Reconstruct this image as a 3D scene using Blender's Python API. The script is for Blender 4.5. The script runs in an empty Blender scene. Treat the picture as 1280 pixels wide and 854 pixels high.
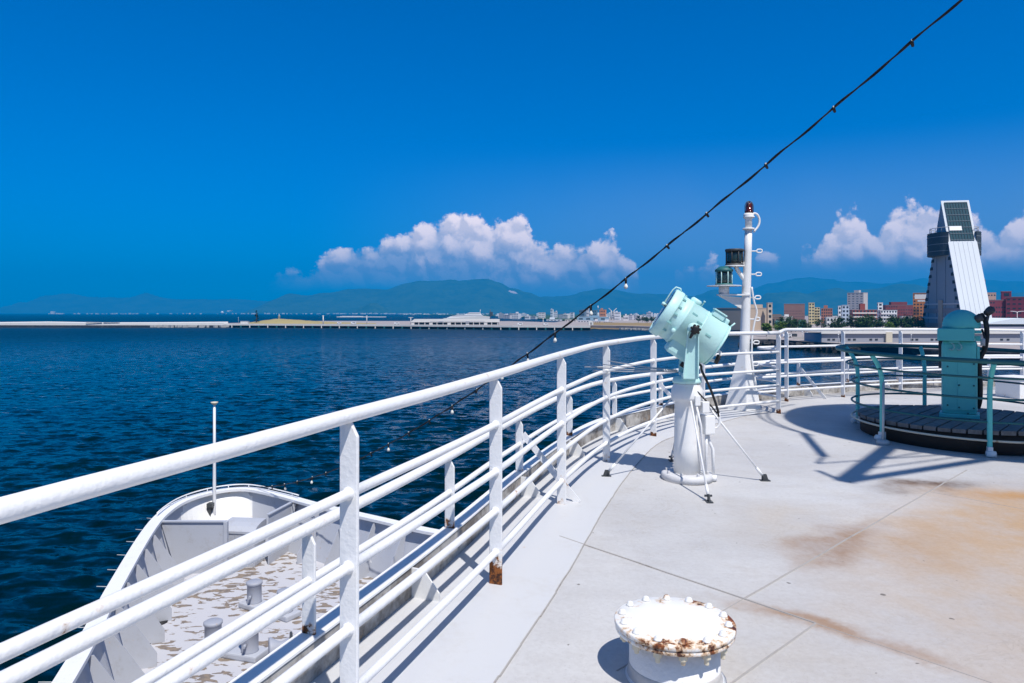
import bpy, bmesh, math, random
from mathutils import Vector, Matrix, noise as mnoise
R = math.radians
rnd = random.Random(7)
scene = bpy.context.scene
col = scene.collection
F = 900.0          # focal length of the photograph in its own pixels
EYE = 14.0         # metres above the sea

def P(x, y, d):    # photograph pixel + distance -> point in the place
    return Vector(((x - 640) / F * d, d, EYE + (391 - y) / F * d))
def G(x, y, z):    # pixel -> point on the level z
    d = (EYE - z) * F / (y - 391)
    return Vector(((x - 640) / F * d, d, z))
def dz(x, y):      # the upper deck rises gently towards the bow
    return 12.4 + 0.0219 * (y - x)
def D(x, y, h=0.0):
    return Vector((x, y, dz(x, y) + h))

# ------------------------------------------------------------------ nodes
def new_mat(name):
    m = bpy.data.materials.new(name); m.use_nodes = True
    nt = m.node_tree
    return m, nt, nt.nodes['Principled BSDF']
class N:
    def __init__(s, nt): s.nt = nt
    def add(s, t, **kw):
        n = s.nt.nodes.new(t)
        for k, v in kw.items(): setattr(n, k, v)
        return n
    def lk(s, a, b): s.nt.links.new(a, b)
    def val(s, sock, v):
        if hasattr(v, 'is_output') or isinstance(v, bpy.types.NodeSocket): s.lk(v, sock)
        else: sock.default_value = v
    def math(s, op, a, b=0.0, c=0.0, clamp=False):
        n = s.add('ShaderNodeMath', operation=op); n.use_clamp = clamp
        s.val(n.inputs[0], a); s.val(n.inputs[1], b)
        if op in ('MULTIPLY_ADD', 'SMOOTH_MIN', 'SMOOTH_MAX', 'COMPARE'): s.val(n.inputs[2], c)
        return n.outputs[0]
    def vmath(s, op, a, b=(0, 0, 0)):
        n = s.add('ShaderNodeVectorMath', operation=op)
        s.val(n.inputs[0], a)
        if op == 'SCALE': s.val(n.inputs[3], b)
        else: s.val(n.inputs[1], b)
        return n.outputs['Value'] if op in ('LENGTH', 'DOT_PRODUCT', 'DISTANCE') else n.outputs[0]
    def mapr(s, v, a, b, c=0.0, d=1.0, smooth=True):
        n = s.add('ShaderNodeMapRange'); n.clamp = True
        if smooth: n.interpolation_type = 'SMOOTHSTEP'
        s.val(n.inputs[0], v); s.val(n.inputs[1], a); s.val(n.inputs[2], b); s.val(n.inputs[3], c); s.val(n.inputs[4], d)
        return n.outputs[0]
    def mix(s, f, a, b, bt='MIX'):
        n = s.add('ShaderNodeMix', data_type='RGBA', blend_type=bt)
        s.val(n.inputs[0], f)
        s.val(n.inputs[6], a if not isinstance(a, tuple) else (*a, 1)[:4]); s.val(n.inputs[7], b if not isinstance(b, tuple) else (*b, 1)[:4])
        return n.outputs[2]
    def noise(s, vec, scale, detail=4, rough=0.55, dist=0.0):
        n = s.add('ShaderNodeTexNoise'); s.lk(vec, n.inputs['Vector'])
        n.inputs['Scale'].default_value = scale; n.inputs['Detail'].default_value = detail
        n.inputs['Roughness'].default_value = rough; n.inputs['Distortion'].default_value = dist
        return n.outputs[0]
    def obj(s): return s.add('ShaderNodeTexCoord').outputs['Object']
    def wpos(s): return s.add('ShaderNodeNewGeometry').outputs['Position']
    def mapping(s, v, scale=(1, 1, 1), rot=(0, 0, 0), loc=(0, 0, 0)):
        n = s.add('ShaderNodeMapping'); s.lk(v, n.inputs[0])
        n.inputs['Scale'].default_value = scale; n.inputs['Rotation'].default_value = rot; n.inputs['Location'].default_value = loc
        return n.outputs[0]
    def sep(s, v):
        n = s.add('ShaderNodeSeparateXYZ'); s.lk(v, n.inputs[0]); return n.outputs
    def comb(s, x, y, z):
        n = s.add('ShaderNodeCombineXYZ'); s.val(n.inputs[0], x); s.val(n.inputs[1], y); s.val(n.inputs[2], z); return n.outputs[0]
    def bump(s, h, strength, dist):
        n = s.add('ShaderNodeBump'); n.inputs['Strength'].default_value = strength; n.inputs['Distance'].default_value = dist
        s.lk(h, n.inputs['Height']); return n.outputs[0]

M = {}
def paint(name, base, rough=0.45, dirt=0.25, rust=0.0, foot=0.0, dirtcol=(0.42, 0.38, 0.32), bump=0.15, metal=0.0, spec=0.4, scale=1.0, lo=0.5):
    m, nt, b = new_mat(name); n = N(nt)
    p = n.wpos(); o = n.obj()
    c = (*base, 1)
    big = n.noise(p, 3.1 * scale, 6, 0.62)
    fine = n.noise(p, 23 * scale, 5, 0.6)
    f = n.mapr(n.math('MULTIPLY_ADD', fine, 0.35, n.math('MULTIPLY', big, 0.65)), lo, lo + 0.28)
    colr = n.mix(n.math('MULTIPLY', f, dirt), c, (*dirtcol, 1))
    if rust or foot:
        s1 = n.noise(p, 17 * scale, 7, 0.68)
        s2 = n.noise(p, 4.3 * scale, 3, 0.5)
        r = n.math('ADD', n.math('MULTIPLY', s1, 0.6), n.math('MULTIPLY', s2, 0.4))
        if foot:
            z = n.sep(o)[2]
            k = n.math('MULTIPLY', n.mapr(z, 0.0, foot, 0.36, 0.0, smooth=False), n.mapr(n.add('ShaderNodeObjectInfo').outputs['Random'], 0.15, 0.9, 0.6 if foot < 0.2 else 1.3, 1.0 if foot < 0.2 else 1.6, smooth=False))
            r = n.math('ADD', r, k)
        th = 0.70 - 0.1 * rust
        rm = n.mapr(r, th, th + 0.045)
        halo = n.mapr(r, th - 0.06, th + 0.03)
        colr = n.mix(n.math('MULTIPLY', halo, 0.45), colr, (0.55, 0.30, 0.10, 1))
        rc = n.mix(n.mapr(n.noise(p, 48 * scale, 5, 0.7), 0.40, 0.60), (0.27, 0.09, 0.022, 1), (0.045, 0.018, 0.012, 1))
        colr = n.mix(rm, colr, rc)
        rg = n.mapr(rm, 0, 1, rough, 0.9); n.lk(rg, b.inputs['Roughness'])
    else:
        b.inputs['Roughness'].default_value = rough
    n.lk(colr, b.inputs['Base Color'])
    b.inputs['Metallic'].default_value = metal
    b.inputs['Specular IOR Level'].default_value = spec
    if bump:
        h = n.noise(p, 60 * scale, 3, 0.5)
        h2 = n.math('ADD', n.math('MULTIPLY', h, 0.5), big)
        n.lk(n.bump(h2, bump, 0.01), b.inputs['Normal'])
    M[name] = m
    return m

paint('white', (0.78, 0.78, 0.78), 0.5, 0.3, 0.40, bump=0.5)
paint('white_foot', (0.78, 0.78, 0.78), 0.5, 0.34, 0.25, foot=0.10, bump=0.4)
paint('rusty_foot', (0.78, 0.78, 0.78), 0.5, 0.34, 0.35, foot=0.24, bump=0.4)
paint('white_worn', (0.78, 0.78, 0.77), 0.5, 0.4, 0.55)
paint('bulwark_paint', (0.44, 0.46, 0.51), 0.55, 0.6, 0.45, dirtcol=(0.30, 0.28, 0.26))
paint('grey_light', (0.60, 0.60, 0.61), 0.55, 0.35, 0.3)
paint('grey_mid', (0.34, 0.36, 0.42), 0.5, 0.4, 0.35)
paint('grey_paint', (0.36, 0.38, 0.42), 0.5, 0.35, 0.2)
paint('coaming_paint', (0.48, 0.46, 0.43), 0.8, 0.95, 0.6, dirtcol=(0.13, 0.11, 0.095), lo=0.36)
paint('teal_pale', (0.50, 0.77, 0.74), 0.45, 0.45, 0.22, dirtcol=(0.30, 0.52, 0.50), bump=0.3)
paint('teal_mid', (0.27, 0.52, 0.50), 0.45, 0.4, 0.3, dirtcol=(0.1, 0.2, 0.2))
paint('teal', (0.12, 0.57, 0.52), 0.45, 0.3, 0.12, dirtcol=(0.04, 0.33, 0.32))
paint('teal_dark', (0.022, 0.13, 0.135), 0.5, 0.5, 0.4, dirtcol=(0.02, 0.06, 0.08))
paint('black_rubber', (0.012, 0.012, 0.013), 0.5, 0.3)
paint('dark_steel', (0.05, 0.055, 0.06), 0.5, 0.4)
paint('wire_black', (0.012, 0.012, 0.014), 0.6, 0.2)
paint('galv', (0.5, 0.5, 0.5), 0.45, 0.3, 0.2)
paint('cream', (0.64, 0.58, 0.45), 0.55, 0.4, 0.9)
paint('bulb_white', (0.8, 0.78, 0.7), 0.2, 0.0, bump=0)
paint('concrete', (0.42, 0.40, 0.38), 0.85, 0.5, scale=0.05)
paint('concrete_white', (0.72, 0.70, 0.66), 0.8, 0.4, scale=0.06)
paint('dark_rock', (0.03, 0.03, 0.035), 0.9, 0.5, scale=0.1)
paint('quay_ground', (0.36, 0.31, 0.29), 0.9, 0.6, scale=0.02, dirtcol=(0.2, 0.18, 0.17))
paint('dry_grass', (0.36, 0.29, 0.12), 0.95, 0.6, scale=0.04, dirtcol=(0.16, 0.17, 0.06))
paint('brown_grass', (0.27, 0.19, 0.085), 0.95, 0.6, scale=0.03, dirtcol=(0.13, 0.12, 0.05))

def glass(name, base, rough=0.08, trans=0.0, spec=0.6):
    m, nt, b = new_mat(name)
    b.inputs['Base Color'].default_value = (*base, 1); b.inputs['Roughness'].default_value = rough
    b.inputs['Transmission Weight'].default_value = trans; b.inputs['Specular IOR Level'].default_value = spec
    M[name] = m
glass('window_glass', (0.03, 0.04, 0.05), 0.15)
glass('tower_glass', (0.03, 0.07, 0.08), 0.12)
glass('lamp_glass', (0.05, 0.09, 0.09), 0.05, 0.5)
glass('red_glass', (0.10, 0.008, 0.006), 0.12, 0.0)
glass('search_glass', (0.02, 0.03, 0.04), 0.04, 0.0)

# vent cover: white with rust blooms near its rim
m, nt, b = new_mat('vent_cover'); n = N(nt); o = n.obj(); p = n.wpos()
x, y, z = n.sep(o)
rad = n.math('SQRT', n.math('ADD', n.math('MULTIPLY', x, x), n.math('MULTIPLY', y, y)))
s1 = n.noise(p, 34, 7, 0.7); s2 = n.noise(p, 11, 5, 0.6, 0.6)
front = n.mapr(n.math('ADD', n.math('MULTIPLY', y, -1.0), n.math('MULTIPLY', x, 0.55)), -0.10, 0.20, 0.0, 0.062)
rim = n.mapr(rad, 0.10, 0.25, -0.13, 0.062)
r = n.math('ADD', n.math('ADD', n.math('ADD', n.math('MULTIPLY', s1, 0.42), n.math('MULTIPLY', s2, 0.58)), rim), front)
rm = n.mapr(r, 0.605, 0.665); halo = n.mapr(r, 0.53, 0.65)
c = n.mix(n.math('MULTIPLY', halo, 0.75), (0.82, 0.81, 0.78, 1), (0.62, 0.33, 0.08, 1))
c = n.mix(rm, c, n.mix(n.mapr(s1, 0.42, 0.6), (0.30, 0.085, 0.015, 1), (0.07, 0.022, 0.012, 1)))
n.lk(c, b.inputs['Base Color']); b.inputs['Roughness'].default_value = 0.55
n.lk(n.bump(n.math('ADD', rm, s1), 0.35, 0.004), b.inputs['Normal'])
M['vent_cover'] = m

# upper deck paint with rust run-off
m, nt, b = new_mat('deck_paint'); n = N(nt); p = n.wpos()
big = n.noise(p, 0.55, 5, 0.6); mid = n.noise(p, 2.4, 6, 0.65); fine = n.noise(p, 34, 4, 0.6)
brush = n.noise(n.mapping(p, scale=(1.6, 5, 1), rot=(0, 0, R(-45))), 1.3, 7, 0.65)
c = n.mix(n.mapr(big, 0.35, 0.65), (0.54, 0.535, 0.53, 1), (0.46, 0.455, 0.455, 1))
c = n.mix(n.math('MULTIPLY', n.mapr(brush, 0.42, 0.72), 0.35), c, (0.42, 0.40, 0.385, 1))
c = n.mix(n.math('MULTIPLY', n.mapr(mid, 0.52, 0.8), 0.35), c, (0.40, 0.36, 0.32, 1))
warp = n.vmath('ADD', p, n.vmath('SCALE', n.vmath('SUBTRACT', n.add('ShaderNodeTexNoise').outputs['Color'], (0.5, 0.5, 0.5)), 0.0))
nz = n.add('ShaderNodeTexNoise'); n.lk(p, nz.inputs['Vector']); nz.inputs['Scale'].default_value = 1.1; nz.inputs['Detail'].default_value = 6
nz.inputs['Roughness'].default_value = 0.62
warp = n.vmath('ADD', p, n.vmath('SCALE', n.vmath('SUBTRACT', nz.outputs['Color'], (0.5, 0.5, 0.5)), 0.9))
def stain(cx, cy, a, sx, sy, k, colr, c):
    v = n.mapping(warp, scale=(1, 1, 0), loc=(-cx, -cy, 0))
    v = n.mapping(v, rot=(0, 0, -a))
    v = n.vmath('MULTIPLY', v, (1 / sx, 1 / sy, 0))
    f = n.mapr(n.vmath('LENGTH', v), 0.0, 1.0, k, 0.0)
    f = n.math('MULTIPLY', f, n.math('MULTIPLY', n.mapr(mid, 0.25, 0.7, 0.45, 1.15), n.mapr(fine, 0.25, 0.75, 0.8, 1.1)))
    return n.mix(f, c, (*colr, 1))
AX = math.atan2(3.1, 3.14)
c = stain(3.5, 4.3, AX, 3.2, 2.0, 0.95, (0.46, 0.34, 0.235), c)
c = stain(3.9, 5.5, AX, 1.9, 1.1, 0.95, (0.47, 0.30, 0.155), c)
c = stain(2.25, 4.85, AX, 0.85, 0.30, 1.1, (0.29, 0.175, 0.10), c)
c = stain(2.75, 4.75, AX, 1.0, 0.5, 0.8, (0.42, 0.27, 0.15), c)
c = stain(1.60, 3.55, AX - 1.57, 0.65, 0.16, 1.1, (0.31, 0.18, 0.10), c)
c = stain(3.75, 6.45, AX - 0.4, 0.85, 0.30, 1.15, (0.13, 0.08, 0.05), c)
c = stain(4.4, 6.15, AX - 0.9, 1.1, 0.34, 1.1, (0.46, 0.25, 0.09), c)
c = stain(5.0, 5.6, AX - 0.7, 1.2, 0.5, 0.9, (0.44, 0.29, 0.15), c)
c = stain(2.0, 5.3, AX, 1.0, 0.6, 0.5, (0.45, 0.38, 0.30), c)
c = stain(1.1, 3.3, AX, 1.0, 0.7, 0.45, (0.42, 0.37, 0.31), c)
c = stain(5.4, 6.6, 0.2, 0.9, 0.5, 0.5, (0.30, 0.29, 0.27), c)
pool = n.noise(p, 1.7, 5, 0.7, 0.8)          # dried puddle edges
c = n.mix(n.math('MULTIPLY', n.mapr(n.math('ABSOLUTE', n.math('SUBTRACT', pool, 0.55)), 0.0, 0.012, 0.35, 0.0), n.mapr(big, 0.45, 0.6)), c, (0.34, 0.29, 0.24, 1))
spk = n.noise(p, 11, 2, 0.5)
c = n.mix(n.mapr(spk, 0.745, 0.765, 0, 0.8), c, (0.10, 0.085, 0.07, 1))
grit = n.noise(p, 120, 2, 0.6)
c = n.mix(n.mapr(fine, 0.3, 0.75, 0, 0.22), c, (0.32, 0.30, 0.285, 1))
c = n.mix(n.mapr(grit, 0.62, 0.72, 0, 0.35), c, (0.22, 0.20, 0.18, 1))
scuff = n.noise(n.mapping(p, scale=(2, 30, 1), rot=(0, 0, R(30))), 1.0, 4, 0.7)
c = n.mix(n.math('MULTIPLY', n.mapr(scuff, 0.66, 0.74, 0, 0.5), n.mapr(mid, 0.5, 0.6)), c, (0.22, 0.21, 0.20, 1))
n.lk(c, b.inputs['Base Color'])
n.lk(n.mapr(mid, 0.3, 0.7, 0.55, 0.75), b.inputs['Roughness']); b.inputs['Specular IOR Level'].default_value = 0.35
n.lk(n.bump(n.math('ADD', n.math('MULTIPLY', fine, 0.35), n.math('MULTIPLY', mid, 1.0)), 0.25, 0.008), b.inputs['Normal'])
M['deck_paint'] = m
paint('waterway_paint', (0.55, 0.555, 0.565), 0.55, 0.35, 0.05)
paint('seam_paint', (0.36, 0.34, 0.32), 0.7, 0.8, 0.2, dirtcol=(0.16, 0.13, 0.11))

# forecastle deck: flaking paint
m, nt, b = new_mat('flaking_deck'); n = N(nt); p = n.wpos()
st = n.mapping(p, scale=(1.0, 1.9, 1), rot=(0, 0, R(20)))
v1 = n.noise(st, 3.3, 3, 0.5, 0.5); v2 = n.noise(p, 0.45, 3, 0.6); v3 = n.noise(p, 11, 3, 0.5)
f = n.mapr(n.math('ADD', n.math('ADD', n.math('MULTIPLY', v1, 0.72), n.math('MULTIPLY', v2, 0.32)), n.math('MULTIPLY', v3, 0.06)), 0.572, 0.590)
c = n.mix(f, (0.50, 0.50, 0.53, 1), n.mix(n.mapr(v3, 0.35, 0.65), (0.17, 0.145, 0.13, 1), (0.26, 0.205, 0.155, 1)))
n.lk(c, b.inputs['Base Color']); b.inputs['Roughness'].default_value = 0.7
n.lk(n.bump(n.math('SUBTRACT', 1.0, f), 0.4, 0.01), b.inputs['Normal'])
M['flaking_deck'] = m

# weathered planks
m, nt, b = new_mat('weathered_wood'); n = N(nt); p = n.wpos()
g = n.noise(n.mapping(p, scale=(14, 1.2, 4), rot=(0, 0, R(43))), 2.0, 7, 0.65)
isl = n.add('ShaderNodeNewGeometry').outputs['Random Per Island']
c = n.mix(n.mapr(g, 0.3, 0.72), (0.19, 0.18, 0.175, 1), (0.055, 0.05, 0.048, 1))
c = n.mix(n.math('MULTIPLY', isl, 0.5), c, (0.23, 0.22, 0.21, 1))
n.lk(c, b.inputs['Base Color']); b.inputs['Roughness'].default_value = 0.85
n.lk(n.bump(g, 0.5, 0.01), b.inputs['Normal'])
M['weathered_wood'] = m
paint('dark_wood', (0.035, 0.026, 0.021), 0.85, 0.6, dirtcol=(0.09, 0.075, 0.065))

# sea
m, nt, b = new_mat('sea_water'); n = N(nt); p = n.wpos()
def slope(scale, rot, detail, rough):
    t_ = n.add('ShaderNodeTexNoise'); n.lk(n.mapping(p, scale=scale, rot=(0, 0, R(rot))), t_.inputs['Vector']); t_.inputs['Scale'].default_value = 1.0
    t_.inputs['Detail'].default_value = detail; t_.inputs['Roughness'].default_value = rough; t_.inputs['Distortion'].default_value = 0.5
    return n.vmath('SUBTRACT', t_.outputs['Color'], (0.5, 0.5, 0.5))
w4 = n.noise(n.mapping(p, scale=(0.006, 0.022, 0), rot=(0, 0, R(4))), 1.0, 4, 0.6)
sv = n.vmath('ADD', n.vmath('MULTIPLY', slope((0.52, 1.2, 0), -8, 2, 0.5), (0.35, 1.25, 0)), n.vmath('MULTIPLY', slope((1.3, 2.3, 0), 12, 2, 0.6), (0.30, 0.60, 0)))
sv = n.vmath('SCALE', sv, n.mapr(w4, 0.3, 0.7, 0.7, 1.2))
rng = n.vmath('LENGTH', p)
n.lk(n.vmath('NORMALIZE', n.vmath('ADD', sv, n.add('ShaderNodeNewGeometry').outputs['Normal'])), b.inputs['Normal'])
n.lk(n.mapr(rng, 60, 600, 0.06, 0.36), b.inputs['Roughness'])
c = n.mix(n.mapr(w4, 0.35, 0.65), (0.000, 0.006, 0.008, 1), (0.000, 0.011, 0.014, 1))
n.lk(c, b.inputs['Base Color'])
b.inputs['IOR'].default_value = 1.33; b.inputs['Specular IOR Level'].default_value = 0.19; b.inputs['Specular Tint'].default_value = (0.5, 1.0, 0.86, 1)
M['sea_water'] = m

# hills
m, nt, b = new_mat('forest_hill'); n = N(nt); p = n.wpos()
a1 = n.noise(p, 0.0035, 6, 0.6); a2 = n.noise(p, 0.02, 4, 0.6)
c = n.mix(n.mapr(n.math('ADD', n.math('MULTIPLY', a1, 0.6), n.math('MULTIPLY', a2, 0.4)), 0.35, 0.65), (0.025, 0.060, 0.022, 1), (0.055, 0.10, 0.040, 1))
hx_, hy_, hz_ = n.sep(p)        # a quarry scar on the big mountain
ex = n.math('DIVIDE', n.math('ADD', n.math('SUBTRACT', hx_, 15), n.math('MULTIPLY', n.math('SUBTRACT', a2, 0.5), 120)), 58); ez = n.math('DIVIDE', n.math('ADD', n.math('SUBTRACT', hz_, 312), n.math('MULTIPLY', hx_, 0.25)), 20)
c = n.mix(n.math('MULTIPLY', n.mapr(n.math('ADD', n.math('MULTIPLY', ex, ex), n.math('MULTIPLY', ez, ez)), 0.6, 1.1, 1.0, 0.0), n.math('LESS_THAN', hy_, 10600)), c, (0.55, 0.48, 0.46, 1))
n.lk(c, b.inputs['Base Color']); b.inputs['Roughness'].default_value = 0.95; b.inputs['Specular IOR Level'].default_value = 0.05
M['forest_hill'] = m

def leaf_mat(name, a, bcol):
    m, nt, b = new_mat(name); n = N(nt)
    isl = n.add('ShaderNodeNewGeometry').outputs['Random Per Island']
    c = n.mix(isl, (*a, 1), (*bcol, 1)); n.lk(c, b.inputs['Base Color'])
    b.inputs['Roughness'].default_value = 0.8; b.inputs['Specular IOR Level'].default_value = 0.15
    M[name] = m
leaf_mat('leaf_dark', (0.018, 0.045, 0.014), (0.05, 0.10, 0.025))
leaf_mat('leaf_light', (0.07, 0.14, 0.02), (0.16, 0.24, 0.04))
leaf_mat('leaf_conifer', (0.012, 0.03, 0.015), (0.03, 0.055, 0.025))
paint('bark', (0.09, 0.07, 0.055), 0.9, 0.5)

def facade(c, dirt=0.2):
    key = 'facade_%d_%d_%d' % tuple(int(v * 255) for v in c)
    if key not in M: paint(key, c, 0.8, dirt, scale=0.06, bump=0, spec=0.2)
    return key

# ------------------------------------------------------------------ meshes
class MB:
    def __init__(s): s.bm = bmesh.new()
    def quad(s, pts):
        return s.bm.faces.new([s.bm.verts.new(q) for q in pts])
    def box(s, c, size, rot=0.0, mat=None, bevel=0.0):
        g = bmesh.ops.create_cube(s.bm, size=1.0)
        X = Matrix.Translation(Vector(c)) @ (mat if mat is not None else Matrix.Rotation(rot, 4, 'Z')) @ Matrix.Diagonal((*size, 1))
        bmesh.ops.transform(s.bm, matrix=X, verts=g['verts'])
        if bevel:
            es = list({e for v in g['verts'] for e in v.link_edges})
            bmesh.ops.bevel(s.bm, geom=es, offset=bevel, segments=2, affect='EDGES', profile=0.6)
        return s
    def tube(s, pts, r, seg=12, cap=True, closed=False):
        pts = [Vector(q) for q in pts]; k = len(pts)
        rs = r if isinstance(r, (list, tuple)) else [r] * k
        def tan(i):
            if closed: return (pts[(i + 1) % k] - pts[i - 1]).normalized()
            a = pts[max(0, i - 1)]; b2 = pts[min(k - 1, i + 1)]
            return (b2 - a).normalized()
        t = tan(0); up = Vector((0, 0, 1)) if abs(t.z) < 0.9 else Vector((1, 0, 0))
        u = t.cross(up).normalized(); rings = []
        for i in range(k):
            t = tan(i); u = (u - t * u.dot(t)).normalized(); w = t.cross(u)
            rings.append([s.bm.verts.new(pts[i] + (u * math.cos(a) + w * math.sin(a)) * rs[i])
                          for a in [2 * math.pi * j / seg for j in range(seg)]])
        for i in range(k if closed else k - 1):
            A, B = rings[i], rings[(i + 1) % k]
            for j in range(seg):
                f = s.bm.faces.new((A[j], A[(j + 1) % seg], B[(j + 1) % seg], B[j])); f.smooth = True
        if cap and not closed:
            s.bm.faces.new(rings[0][::-1]); s.bm.faces.new(rings[-1])
        return s
    def lathe(s, prof, c, axis=(0, 0, 1), seg=32, smooth=True):
        axis = Vector(axis).normalized()
        q = Vector((0, 0, 1)).rotation_difference(axis).to_matrix().to_4x4()
        X = Matrix.Translation(Vector(c)) @ q; rings = []
        for r, z in prof:
            if r <= 1e-6: rings.append([s.bm.verts.new(X @ Vector((0, 0, z)))])
            else: rings.append([s.bm.verts.new(X @ Vector((r * math.cos(2 * math.pi * j / seg), r * math.sin(2 * math.pi * j / seg), z))) for j in range(seg)])
        for A, B in zip(rings[:-1], rings[1:]):
            for j in range(seg):
                j2 = (j + 1) % seg
                if len(A) == 1 and len(B) == 1: continue
                if len(A) == 1: f = s.bm.faces.new((A[0], B[j2], B[j]))
                elif len(B) == 1: f = s.bm.faces.new((A[j], A[j2], B[0]))
                else: f = s.bm.faces.new((A[j], A[j2], B[j2], B[j]))
                f.smooth = smooth
        for ring, rev in ((rings[0], True), (rings[-1], False)):
            if len(ring) > 2: s.bm.faces.new(ring[::-1] if rev else ring)
        return s
    def prism(s, poly, z0, z1):       # polygon in plan
        a = [s.bm.verts.new((q[0], q[1], z0(q[0], q[1]) if callable(z0) else z0)) for q in poly]
        b2 = [s.bm.verts.new((q[0], q[1], z1(q[0], q[1]) if callable(z1) else z1)) for q in poly]
        k = len(poly)
        for i in range(k): s.bm.faces.new((a[i], a[(i + 1) % k], b2[(i + 1) % k], b2[i]))
        s.bm.faces.new(a[::-1]); s.bm.faces.new(b2)
        return s
    def solid(s, poly, thick):        # 3-D polygon with thickness vector
        t = Vector(thick)
        a = [s.bm.verts.new(Vector(q) - t / 2) for q in poly]; b2 = [s.bm.verts.new(Vector(q) + t / 2) for q in poly]
        k = len(poly)
        for i in range(k): s.bm.faces.new((a[i], a[(i + 1) % k], b2[(i + 1) % k], b2[i]))
        s.bm.faces.new(a[::-1]); s.bm.faces.new(b2)
        return s
    def strip(s, A, B):               # ribbon between two polylines
        va = [s.bm.verts.new(q) for q in A]; vb = [s.bm.verts.new(q) for q in B]
        for i in range(len(A) - 1): s.bm.faces.new((va[i], va[i + 1], vb[i + 1], vb[i]))
        return s
    def sweep_rect(s, path, outs):    # path: list of cross-sections, each a list of points, joined in order
        rings = [[s.bm.verts.new(q) for q in sec] for sec in path]
        k = len(rings[0])
        for A, B in zip(rings[:-1], rings[1:]):
            for j in range(k): s.bm.faces.new((A[j], A[(j + 1) % k], B[(j + 1) % k], B[j]))
        s.bm.faces.new(rings[0][::-1]); s.bm.faces.new(rings[-1])
        return s
    def build(s, name, mat, parent=None, origin=None):
        if origin is None: origin = WL[parent.name] if parent is not None else Vector((0, 0, 0))
        origin = Vector(origin)
        bmesh.ops.recalc_face_normals(s.bm, faces=s.bm.faces)
        me = bpy.data.meshes.new(name)
        bmesh.ops.translate(s.bm, verts=s.bm.verts, vec=-origin)
        s.bm.to_mesh(me); s.bm.free()
        me.materials.append(M[mat])
        o = bpy.data.objects.new(name, me); col.objects.link(o)
        WL[o.name] = origin
        if parent is not None:
            o.parent = parent; o.location = origin - WL[parent.name]
        else: o.location = origin
        return o
WL = {}
def tag(o, label, cat, group=None):
    o['label'] = label; o['category'] = cat
    if group: o['group'] = group
    return o
def struct(o, kind='structure'):
    o['kind'] = kind; return o
def thing(name, loc, label, cat, group=None):
    o = bpy.data.objects.new(name, None); o.empty_display_size = 0.1
    col.objects.link(o); o.location = Vector(loc); WL[o.name] = Vector(loc)
    return tag(o, label, cat, group)
def copy_tree(o, loc, label=None):
    c = o.copy(); col.objects.link(c); c.location = loc; WL[c.name] = Vector(loc)
    if label: c['label'] = label
    for ch in [q for q in col.objects if q.parent == o]:
        d = ch.copy(); col.objects.link(d); d.parent = c
    return c
def crom(pts, sub=6):                 # Catmull-Rom through plan points
    pts = [Vector(q) for q in pts]; out = []
    e = [pts[0] * 2 - pts[1]] + pts + [pts[-1] * 2 - pts[-2]]
    for i in range(1, len(e) - 2):
        a, b2, c2, d = e[i - 1], e[i], e[i + 1], e[i + 2]
        for k in range(sub):
            t = k / sub
            out.append(0.5 * ((2 * b2) + (c2 - a) * t + (2 * a - 5 * b2 + 4 * c2 - d) * t * t + (3 * b2 - a - 3 * c2 + d) * t ** 3))
    out.append(pts[-1]); return out
def offset(path, dist):               # plan offset to the left of the walking direction
    out = []
    for i, q in enumerate(path):
        t = (path[min(i + 1, len(path) - 1)] - path[max(i - 1, 0)]); t = Vector((t.x, t.y)).normalized()
        out.append(Vector((q.x - t.y * dist, q.y + t.x * dist)))
    return out

# ------------------------------------------------------------------ camera, sun, sky
cam = bpy.data.cameras.new('camera'); camo = bpy.data.objects.new('camera', cam); col.objects.link(camo)
camo.location = (0, 0, EYE); camo.rotation_euler = (R(90), 0, 0)
cam.sensor_width = 36; cam.lens = 36 * F / 1280; cam.shift_y = -36 / 1280
cam.clip_start = 0.05; cam.clip_end = 60000
scene.camera = camo
SUNDIR = Vector((0.263, -0.526, 1.0)).normalized()     # towards the sun
sun = bpy.data.lights.new('sun', 'SUN'); sun.energy = 4.9; sun.angle = R(0.5); sun.color = (1.0, 0.955, 0.90)
suno = bpy.data.objects.new('sun', sun); col.objects.link(suno)
suno.rotation_euler = SUNDIR.to_track_quat('Z', 'Y').to_euler(); suno.location = (20, -40, 80)

w = bpy.data.worlds.new('World'); scene.world = w; w.use_nodes = True
nt = w.node_tree; n = N(nt); bg = nt.nodes['Background']
sky = n.add('ShaderNodeTexSky', sky_type='NISHITA'); sky.sun_disc = False
sky.sun_elevation = math.asin(SUNDIR.z); sky.sun_rotation = math.atan2(SUNDIR.x, SUNDIR.y)
sky.air_density = 1.0; sky.dust_density = 0.3; sky.ozone_density = 4.0; sky.altitude = 0
STR = 0.1
bg.inputs['Strength'].default_value = STR
d3 = n.vmath('NORMALIZE', n.add('ShaderNodeTexCoord').outputs['Generated'])
dx, dy, dzz = n.sep(d3)
az = n.math('ARCTAN2', dx, dy)
el = n.math('DIVIDE', dzz, n.math('SQRT', n.math('ADD', n.math('MULTIPLY', dx, dx), n.math('MULTIPLY', dy, dy))))
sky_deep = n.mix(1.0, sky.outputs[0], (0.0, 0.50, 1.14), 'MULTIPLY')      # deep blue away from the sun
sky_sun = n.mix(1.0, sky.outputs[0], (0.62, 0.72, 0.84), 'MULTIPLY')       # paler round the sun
skyc = n.mix(n.mapr(n.vmath('DOT_PRODUCT', d3, tuple(SUNDIR)), 0.36, 0.85), sky_deep, sky_sun)
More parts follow.
